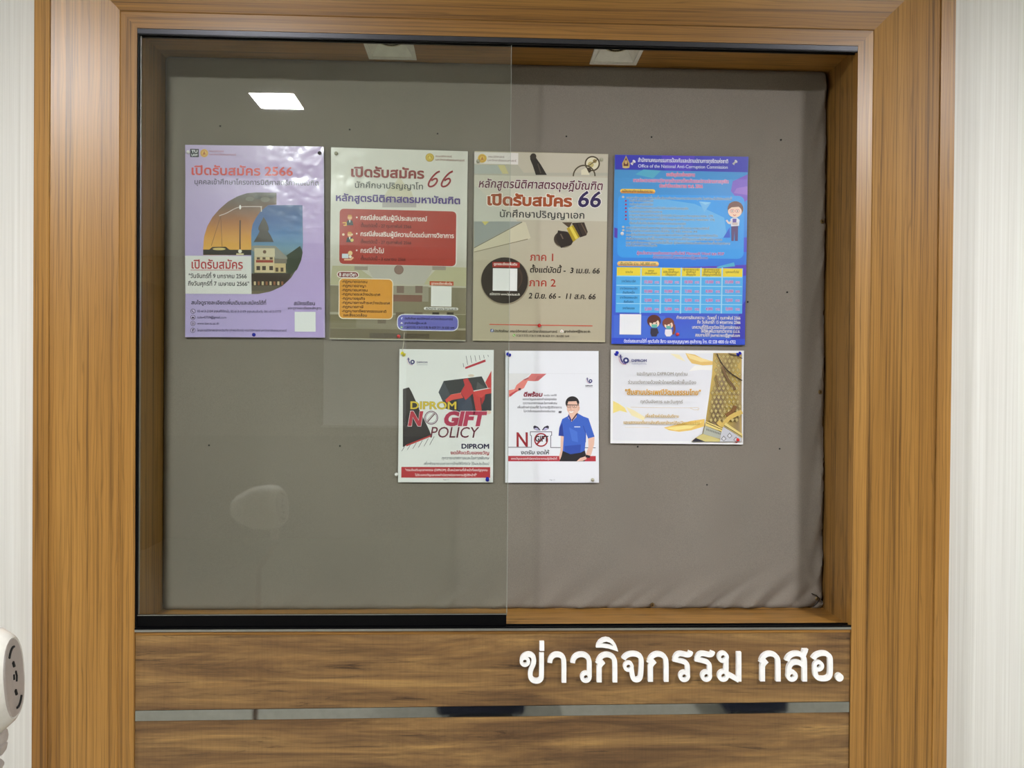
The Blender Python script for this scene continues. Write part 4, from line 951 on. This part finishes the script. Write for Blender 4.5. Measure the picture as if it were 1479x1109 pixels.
P.text('N', 190, 380, 1165, 148, (188, 50, 70), it=.2, bold=.04, outline=(238, 226, 232), ow=.028); P.text('GIFT', 690, 1270, 1165, 148, (182, 50, 86), it=.2, bold=.04, outline=(238, 226, 232), ow=.028)
P.fill(stroke([P.uv(*q) for q in circle(522, 1062, 92, 30)], 1.9, True), (124, 84, 112)); P.circ(522, 1062, 84, (238, 240, 242)); P.fill(stroke([P.uv(*q) for q in circle(522, 1062, 76, 30)], .9, True), (120, 84, 112)); P.line([(470, 1120), (575, 1002)], 16, (120, 84, 96)); P.line([(458, 1104), (560, 992)], 6, (140, 104, 110))
P.text('POLICY', 495, 1180, 1343, 122, (106, 30, 56), it=.2)
P.text('DIPROM', 948, 1350, 1500, 52, (38, 36, 74), bold=.022); P.text('งดให้งดรับของขวัญ', 795, 1348, 1584, 36, (182, 54, 72), bold=.012, it=.1); P.text('ทุกวาระเทศกาลและโอกาสพิเศษ', 668, 1345, 1655, 32, (118, 122, 132), it=.17); P.text('เพื่อพัฒนาระบบราชการไทยให้โปร่งใส ไร้ผลประโยชน์', 412, 1345, 1732, 27, (118, 122, 132), it=.17)
P.part('red_band'); P.crop(570, 595, 9.86); P.rect(98, 778, 1360, 933, (188, 50, 60)); P.text('"กรมส่งเสริมอุตสาหกรรม (DIPROM) เป็นหน่วยงานที่เจ้าหน้าที่ของรัฐทุกคน', 150, 1325, 836, 25, (242, 226, 228), bold=.008); P.text('ไม่รับของขวัญและของกำนัลทุกชนิดจากการปฏิบัติหน้าที่"', 292, 1172, 908, 25, (242, 226, 228), bold=.008); P.text('Page 1/1', 692, 775, 966, 12, (120, 120, 130))
P.done()

# --- 6 portrait notice
P = Poster('portrait_notice', 'white notice picturing a man in a blue polo shirt beside a line-drawn gift box', G4,
           [(730, 506.4), (864.4, 506.9), (865, 697), (729.7, 696.9)], 210, 297, PM['plain'], [(0, .002), (130, .0008), (297, .0015)], (232, 233, 240), y=-.0025)
P.pw = 135; P.crop(720, 495, 9.244); E6 = 924.4
P.part('ribbon_picture')
P.poly([(138, 410), (420, 410), (300, 520), (210, 620), (138, 620)], (222, 222, 224)); P.poly([(440, 410), (640, 410), (530, 505), (480, 510), (385, 505), (400, 460)], (214, 120, 116)); P.poly([(440, 410), (385, 470), (330, 490), (240, 560), (212, 618), (138, 628), (138, 725), (230, 660), (340, 600), (385, 515), (400, 460)], (226, 132, 122)); P.poly([(138, 690), (220, 640), (270, 620), (160, 715)], (196, 74, 80)); P.poly([(330, 490), (400, 455), (400, 480), (350, 500)], (176, 96, 96)); P.poly([(520, 440), (640, 410), (540, 490), (480, 510)], (196, 104, 106))
P.line([(128, 200), (124, 1840)], 5, (120, 124, 136)); P.line([(140, 408), (1300, 412)], 3, (216, 216, 222))
P.part('gift_drawing')
y = E6
P.line([(130, 467+y), (438, 467+y), (438, 312+y), (424, 305+y), (424, 260+y), (708, 260+y), (708, 305+y), (696, 312+y), (696, 470+y), (1296, 474+y)], 9, (84, 80, 96))
for m_ in (-1, 1):
    c_ = 568
    P.poly([(c_+m_*8, 240+y), (c_+m_*40, 195+y), (c_+m_*85, 175+y), (c_+m_*105, 190+y), (c_+m_*100, 220+y), (c_+m_*60, 240+y)], (44, 36, 58)); P.poly([(c_+m_*25, 236+y), (c_+m_*55, 205+y), (c_+m_*95, 212+y), (c_+m_*70, 234+y)], (190, 184, 222))
P.text('N', 228, 402, 455+y, 150, (152, 34, 44), bold=.012)
P.text('GIFT', 488, 662, 388+y, 58, (40, 26, 34), bold=.02)
P.fill(stroke([P.uv(*q) for q in circle(567, 368+y, 84, 30)], 3.0, True), (158, 34, 46)); P.line([(512, 425+y), (625, 308+y)], 22, (158, 34, 46))
P.part('man_picture')
P.rect(130, 582+y, 1298, 655+y, (182, 52, 64))
SK = (232, 190, 170)
P.poly([(830, 300+y), (870, 310+y), (862, 540+y), (842, 620+y), (815, 630+y), (808, 580+y), (826, 520+y)], SK); P.poly([(1195, 330+y), (1282, 330+y), (1275, 430+y), (1235, 570+y), (1180, 600+y), (1165, 560+y), (1200, 460+y)], SK)
P.poly([(858, 505+y), (1150, 500+y), (1165, 560+y), (1150, 655+y), (812, 655+y), (840, 580+y)], (34, 30, 36))
P.poly([(925, 50+y), (965, 85+y), (1060, 15+y), (1130, 55+y), (1200, 80+y), (1240, 200+y), (1282, 325+y), (1195, 350+y), (1165, 270+y), (1160, 400+y), (1150, 510+y), (1090, 540+y), (960, 560+y), (858, 515+y), (870, 320+y), (800, 312+y), (812, 200+y), (850, 90+y)], (58, 98, 196))
P.poly([(810, 210+y), (850, 140+y), (868, 320+y), (800, 312+y)], (38, 62, 150)); P.poly([(880, 450+y), (1100, 430+y), (1090, 540+y), (960, 560+y), (880, 520+y)], (46, 78, 172)); P.line([(1130, 180+y), (1165, 290+y), (1160, 400+y)], 8, (42, 70, 158)); P.poly([(940, 200+y), (1050, 260+y), (1060, 400+y), (980, 380+y)], (72, 114, 208))
P.poly([(1040, 655+y), (1090, 610+y), (1170, 585+y), (1175, 625+y), (1120, 650+y)], SK); P.poly([(1165, 565+y), (1225, 580+y), (1215, 612+y), (1160, 600+y)], (30, 28, 34)); P.rect(1010, 188+y, 1090, 200+y, (216, 226, 240))
P.poly([(935, 940), (1045, 930), (1040, 985), (975, 1050), (930, 1000)], SK); P.poly([(925, 50+y), (935, 22+y), (975, 100+y), (965, 125+y)], (40, 60, 140)); P.poly([(1060, 15+y), (1045, 5+y), (975, 100+y), (978, 125+y)], (76, 46, 60))
P.circ(985, 800, 92, (40, 34, 36), 90); P.poly([(905, 800), (930, 780), (1040, 775), (1075, 800), (1078, 870), (1060, 925), (1000, 970), (950, 955), (915, 900)], SK); P.poly([(1060, 830), (1085, 860), (1075, 900), (1058, 910)], (222, 176, 156)); P.poly([(900, 800), (915, 745), (985, 712), (1050, 735), (1075, 800), (1060, 830), (1040, 778), (985, 760), (930, 780), (912, 840)], (36, 30, 32))
P.line([(905, 825), (1072, 828)], 10, (44, 36, 40)); P.fill(stroke([P.uv(*q) for q in circle(940, 842, 26, 14, 20)], .7, True), (50, 40, 44)); P.fill(stroke([P.uv(*q) for q in circle(1015, 844, 30, 14, 20)], .7, True), (50, 40, 44)); P.circ(942, 842, 6, (44, 34, 34)); P.circ(1012, 844, 6, (44, 34, 34)); P.line([(968, 850), (958, 885), (975, 888)], 6, (200, 150, 132)); P.poly([(935, 905), (970, 912), (1010, 902), (985, 930), (950, 928)], (248, 242, 238)); P.line([(932, 903), (970, 911), (1013, 900)], 4, (176, 90, 84))
P.part('logo'); dlogo(P, 1200, 508, .75); P.text('DIPROM', 1158, 1255, 578, 13, (60, 58, 80), bold=.02); P.text('กรมส่งเสริมอุตสาหกรรม', 1158, 1255, 592, 8, (150, 140, 150))
P.part('quote_text')
P.text('"', 256, 290, 668, 48, (70, 34, 44), bold=.03, it=.15); P.text('"', 792, 832, 970, 46, (90, 84, 96), bold=.03, it=.15)
P.text('ดีพร้อม', 330, 585, 712, 42, (140, 40, 60), bold=.03, it=.15); P.text('ขอรับ งดให้', 604, 776, 708, 18, (96, 90, 106))
for s_, x0, x1, y_ in (('ของขวัญและของกำนัลทุกชนิด', 320, 775, 762), ('ทุกวาระเทศกาลและโอกาสพิเศษ', 324, 782, 815), ('เพื่อสร้างค่านิยมที่ดี ในการปฏิบัติราชการ', 250, 845, 870), ('ไม่หวังสิ่งตอบแทนใดจากประชาชน', 334, 756, 922)): P.text(s_, x0, x1, y_, 22, (98, 92, 108))
P.text('งดรับ งดให้', 294, 676, 560+y, 40, (48, 46, 58), bold=.006, it=.12); P.text('ของขวัญและของกำนัลทุกชนิดจากการปฏิบัติหน้าที่', 165, 780, 630+y, 20, (240, 224, 228), bold=.008); P.text('Page 1/1', 678, 755, 910+y, 12, (150, 150, 160))
P.done()

# --- 7 gold textile notice
P = Poster('textile_notice', 'landscape white notice with gold Thai lettering and folded gold patterned textile on its right', G4,
           [(882.1, 505), (1074.1, 506.4), (1072.7, 641.7), (881.4, 639.9)], 297, 210, PM['plain'], [(0, .002), (100, .0008), (210, .0028)], (235, 235, 236), y=-.0025)
P.pw = 192; P.crop(875, 495, 7.043)
P.part('background'); P.rect(72, 100, 1382, 1005, (226, 226, 232))
P.part('gold_brush_strokes')
P.poly([(805, 105), (900, 120), (1000, 170), (1090, 190), (1085, 225), (980, 230), (870, 210), (830, 160)], (226, 188, 110)); P.poly([(810, 105), (1000, 165), (1090, 190), (960, 195), (850, 160)], (238, 214, 150)); P.poly([(650, 110), (740, 120), (805, 190), (720, 160)], (238, 228, 190)); P.poly([(840, 290), (900, 230), (1080, 235), (1070, 280), (960, 275)], (238, 236, 232))
P.poly([(72, 590), (130, 620), (190, 660), (215, 710), (140, 690), (72, 715)], (236, 216, 132)); P.poly([(200, 650), (290, 690), (400, 760), (380, 790), (260, 740)], (238, 226, 180)); P.poly([(585, 862), (700, 835), (860, 795), (1000, 775), (995, 850), (860, 890), (740, 905), (640, 890)], (232, 194, 104)); P.poly([(600, 866), (760, 845), (980, 800), (860, 870), (700, 890)], (242, 222, 140))
P.line([(190, 858), (440, 862)], 3, (226, 208, 170)); P.line([(250, 655), (400, 660), (850, 662), (940, 658)], 3, (206, 176, 120)); P.line([(850, 662), (910, 690), (950, 660), (930, 690)], 3, (206, 176, 120), 1)
P.part('textile_picture')
TX = [(1088, 105), (1380, 105), (1380, 1005), (862, 1003), (900, 970), (975, 925), (1010, 800), (1045, 560), (1075, 330)]
P.poly(TX, lambda u, v: (176+26*math.sin(u*.11+v*.03), 150+22*math.sin(u*.11+v*.03), 92+14*math.sin(u*.11)), 9)
def clipx(y): 
    e = [(105, 1092), (330, 1078), (560, 1050), (800, 1015)]
    for (a, xa), (b, xb) in zip(e, e[1:]):
        if y <= b: return xa+(xb-xa)*(y-a)/(b-a)
    return 1010
for j in range(15):
    for i in range(8):
        cx_, cy_ = 1060+i*44+(j % 2)*22-j*3, 140+j*46
        if cx_-20 < clipx(cy_) or cx_ > 1358 or (cy_ > 800 and cx_ < 1220): continue
        for r_, c_ in ((22, (104, 82, 44)), (18, (214, 196, 128)), (12, (122, 96, 52)), (7, (226, 208, 142))):
            P.poly([(cx_, cy_-r_*1.25), (cx_+r_*.92, cy_), (cx_, cy_+r_*1.25), (cx_-r_*.92, cy_)], c_)
P.line([(1120, 110), (1160, 200), (1240, 300), (1380, 385)], 12, (62, 46, 34), 2); P.line([(1180, 240), (1215, 350), (1290, 440), (1310, 480)], 26, (120, 92, 60), 2); P.line([(1240, 110), (1320, 130), (1380, 160)], 9, (72, 56, 44), 1); P.line([(1110, 330), (1125, 400), (1140, 450)], 14, (140, 112, 70), 1); P.line([(1210, 740), (1285, 700), (1310, 640)], 40, (128, 88, 44), 2); P.line([(1130, 800), (1180, 850), (1240, 760), (1380, 700)], 44, (212, 180, 96), 2)
P.poly([(1010, 795), (1180, 870), (1175, 905), (1000, 840)], (226, 204, 124)); P.line([(1010, 812), (1178, 884)], 7, (92, 72, 40)); P.poly([(1000, 842), (1165, 908), (1150, 975), (978, 925)], (176, 178, 164)); P.poly([(978, 926), (1110, 965), (1210, 1003), (1000, 1003), (900, 970)], (206, 192, 124)); P.poly([(862, 1003), (905, 965), (1000, 1003)], (34, 32, 46))
P.poly([(1210, 810), (1380, 925), (1380, 965), (1190, 845)], (224, 204, 128)); P.line([(1195, 838), (1376, 952)], 7, (60, 48, 34)); P.poly([(1185, 850), (1372, 965), (1372, 1003), (1150, 1003), (1160, 930)], (196, 196, 204))
for x_, y_ in ((1250, 945), (1190, 975), (1315, 985)):
    P.poly([(x_, y_-34), (x_+28, y_), (x_, y_+26), (x_-28, y_)], (128, 126, 130)); P.poly([(x_, y_-22), (x_+18, y_), (x_, y_+17), (x_-18, y_)], (214, 214, 220))
for k in range(9): P.circ(1018+k*17, 880+k*5.5, 7, (132, 134, 126), 12)
P.part('logo'); dlogo(P, 166, 180, .95); P.text('DIPROM', 254, 410, 194, 21, (54, 56, 120), bold=.02); P.text('กรมส่งเสริมอุตสาหกรรม', 256, 408, 220, 12, (130, 132, 170))
P.part('invitation_text')
GR = (146, 140, 128)
P.text('ขอเชิญชาว DIPROM ทุกท่าน', 306, 824, 328, 25, GR, bold=.004); P.text('ร่วมแต่งกายด้วยผ้าไทยหรือผ้าพื้นเมือง', 220, 912, 414, 25, GR, bold=.004)
P.text('"สืบสานประเพณีวัฒนธรรมไทย"', 186, 955, 525, 40, (214, 160, 56), it=.12, bold=.02); P.text('ทุกวันอังคาร และวันศุกร์', 345, 776, 612, 25, GR, bold=.004)
P.text('เพื่อสร้างค่านิยมอันดีงาม', 392, 735, 756, 22, (202, 166, 80), bold=.014); P.text('และแสดงออกถึงการส่งเสริมเอกลักษณ์ศิลปวัฒนธรรมไทย', 172, 948, 822, 24, (202, 166, 80), bold=.014)
P.done()

# ------------------------------------------------------------------ push pins (each a thing of its own)
def pin(px, py, mat, label, tilt=(0, 0), kind='ball', lift=.0075):
    p_ = at(px, py, DEP-.007); b = Vector((p_.x-tilt[0]*.012, DEP-.0005, p_.z-tilt[1]*.012))
    e = empty('push_pin', b, label, 'pin', 'pins holding the posters')
    ax = (p_-b).normalized(); hd = b+ax*lift
    MB().tube([b+ax*-.006, hd], .0006, 6).build('needle', M['needle'], e)
    m_ = MB()
    if kind == 'ball': prof = [(.0008, 0), (.0030, .0010), (.0040, .0032), (.0040, .0045), (.0030, .0066), (.0012, .0076)]
    else: prof = [(.0040, 0), (.0046, .0008), (.0040, .0016), (.0024, .0022), (.0022, .0060), (.0036, .0074), (.0040, .0082), (.0036, .0090)]
    a = ax.orthogonal().normalized(); c_ = ax.cross(a); n_ = 14; vs = []; fs = []
    for r, h in prof:
        for k in range(n_): vs.append(hd+ax*(h-.004)+a*math.cos(2*math.pi*k/n_)*r+c_*math.sin(2*math.pi*k/n_)*r)
    for i in range(len(prof)-1):
        for k in range(n_): fs.append((i*n_+k, i*n_+(k+1) % n_, (i+1)*n_+(k+1) % n_, (i+1)*n_+k))
    fs.append(tuple(range(n_))[::-1]); fs.append(tuple(range((len(prof)-1)*n_, len(prof)*n_)))
    m_.add(vs, fs).build('head', M[mat], e, True)
for args in (
    (271.5, 219.5, 'pin_white', 'white pin at the top left corner of the lilac poster', (-.3, .2)),
    (461.5, 221, 'pin_black', 'black pin at the top right corner of the lilac poster', (.1, -.1)),
    (366.5, 483, 'pin_blue', 'blue pin at the bottom edge of the lilac poster', (0, .4)),
    (485.5, 221.5, 'pin_clear', 'clear pin at the top left corner of the off-white 66 poster', (.2, -.3)),
    (575.7, 485.5, 'pin_red', 'red pin at the bottom edge of the off-white 66 poster', (-.2, .3)),
    (779, 470, 'pin_red', 'red pin on the red line of the gavel poster', (0, .3)),
    (690.5, 233, 'pin_clear', 'clear pin at the top left of the gavel poster', (.1, .1)),
    (868.5, 230.5, 'pin_clear', 'clear pin at the top right of the gavel poster', (.2, .1)),
    (914.5, 234.5, 'pin_white', 'white pin beside the crest at the top left of the blue poster', (.3, .3), 'push'),
    (1061.5, 234.5, 'pin_white', 'white pin at the top right of the blue poster', (.3, .3), 'push'),
    (898.5, 337.5, 'pin_white', 'white pin on the left of the blue poster, halfway down its text', (.1, .1)),
    (979, 482.5, 'pin_red', 'red pin near the bottom of the blue poster, beside the masked couple', (.3, .3)),
    (582, 511, 'pin_yellow', 'yellow pin at the top left corner of the gift policy notice', (-.3, .3), 'push'),
    (704, 692, 'pin_blue', 'blue pin at the bottom right corner of the gift policy notice', (0, .3), 'push'),
    (734.5, 512, 'pin_blue', 'blue pin at the top left corner of the portrait notice', (-.3, .2), 'push'),
    (856, 693, 'pin_clear', 'clear pin at the bottom right corner of the portrait notice', (.2, .2)),
    (890.5, 510.5, 'pin_blue', 'blue pin at the top left corner of the textile notice', (.1, .3), 'push'),
    (1067, 511, 'pin_blue', 'blue pin at the top right corner of the textile notice', (.2, .2), 'push'),
    (1064.5, 636, 'pin_red', 'red pin at the bottom right corner of the textile notice', (.2, .3), 'push'),
    (572.5, 685, 'pin_white', 'white pin in the cloth just left of the gift policy notice', (0, 0)),
): pin(*args)
# thread hanging from the red pin to the yellow one
a_, b_ = at(584, 480, DEP-.006), at(581, 508, DEP-.006)
th = MB().tube([a_, a_*.5+b_*.5+Vector((.001, 0, 0)), b_], .0006, 6).build('thread', M['thread'])
tag(th, 'short pale thread hanging between the off-white 66 poster and the gift policy notice', 'thread')

# ------------------------------------------------------------------ the white device head on its stand, cut by the left edge of the view
DY = -.62; K = (1.5835-.62)/(1.5835-.28)
def dp(px, py, dy=0): return at(px, py, DY+dy)
c0 = dp(-8, 977); dev = empty('device_on_stand', (c0.x-.03, DY, 0), 'glossy white rounded device with grey slotted end plate, on a stand at the left edge', 'device')
sc = (dp(100, 977)-dp(0, 977)).length/100          # metres per pixel there
ax = Vector((.97, .24, .10)).normalized(); side = Vector((-.24, .97, 0)).normalized(); upv = Vector((-.10, .02, 1)).normalized()
def ring(c, rv, rs, n=32, pw=2.3):
    out = []
    for k in range(n):
        a = 2*math.pi*k/n; ca, sa = math.cos(a), math.sin(a)
        out.append(c+upv*rv*math.copysign(abs(sa)**(2/pw), sa)+side*rs*math.copysign(abs(ca)**(2/pw), ca))
    return out
body = [(-.20, .012, .01), (-.195, .035, .03), (-.17, .055, .048), (-.11, .078, .066), (-.05, .083, .070), (-.02, .078, .066), (-.004, .066, .052), (.0, .0610, .0470), (-.002, .0570, .0430)]
fc = dp(21, 978)
vs = []; fs = []; n_ = 32
for t_, rv, rs in body: vs += ring(fc+ax*t_*K*1.05, rv*1.06*K, rs*1.05*K)
for i in range(len(body)-1):
    for k in range(n_): fs.append((i*n_+k, i*n_+(k+1) % n_, (i+1)*n_+(k+1) % n_, (i+1)*n_+k))
fs.append(tuple(range(n_))[::-1]); fs.append(tuple(range((len(body)-1)*n_, len(body)*n_)))
MB().add(vs, fs).build('housing', M['device'], dev, True)
pl = MB(); v1, v2 = ring(fc+ax*-.0018, .063*K, .0440*K), ring(fc+ax*.0004, .061*K, .0420*K)
pl.add(v1+v2, [(k, (k+1) % n_, n_+(k+1) % n_, n_+k) for k in range(n_)]+[tuple(range(n_, 2*n_))]); ep = pl.build('end_plate', M['devgrey'], dev)
def onplate(u, v): return fc+ax*.0008+side*u*K*.9+upv*v*K*1.08
for sgn in (1, -1):
    MB().tube([onplate(math.cos(a)*.034*sgn*-1 if sgn > 0 else math.cos(a)*.034, math.sin(a)*.046*sgn) for a in [math.radians(50+k*10) for k in range(6)]], .0022*K, 6).build('curved_slot', M['dark'], ep)
for v_, u_ in ((.021, -.004), (-.022, -.004)): MB().tube([onplate(u_-.002, v_+.004), onplate(u_+.002, v_-.004)], .0026*K, 8).build('screw', M['dark'], ep)
MB().tube([onplate(.004, .008), onplate(.007, .0), onplate(.004, -.008)], .0018*K, 6).build('mark', M['dark'], ep); MB().tube([onplate(-.006, .006), onplate(-.007, -.002)], .0018*K, 6).build('mark', M['dark'], ep)
sp = fc; MB().tube([sp+(side*-.060+upv*-.066+ax*-.065)*K, sp+(side*-.058+upv*-.058+ax*-.04)*K, sp+(side*-.050+upv*-.048+ax*-.016)*K], .0026*K, 8).build('seam_slot', M['dark'], dev)
j = dp(0, 1048); MB().lathe([(a*K*1.15, b*K) for a, b in [(.010, .035), (.0125, .028), (.0125, .020), (.010, .017), (.0135, .014), (.0145, .006), (.0135, -.002), (.010, -.004), (.0135, -.008), (.0125, -.016), (.008, -.024)]], (j.x-.004, j.y, j.z-.018), 'z', 24).build('ball_joint', M['devgrey'], dev, True)
MB().tube([(j.x-.004, j.y, j.z-.045), (j.x-.02, j.y, j.z-.075), (j.x-.05, j.y, j.z-.12), (j.x-.055, j.y, .03)], .009, 14).build('pole', M['devgrey'], dev, True)
MB().lathe([(.004, .035), (.012, .032), (.10, .016), (.125, .010), (.128, 0)], (j.x-.055, j.y, 0), 'z', 32).build('base', M['device'], dev, True)
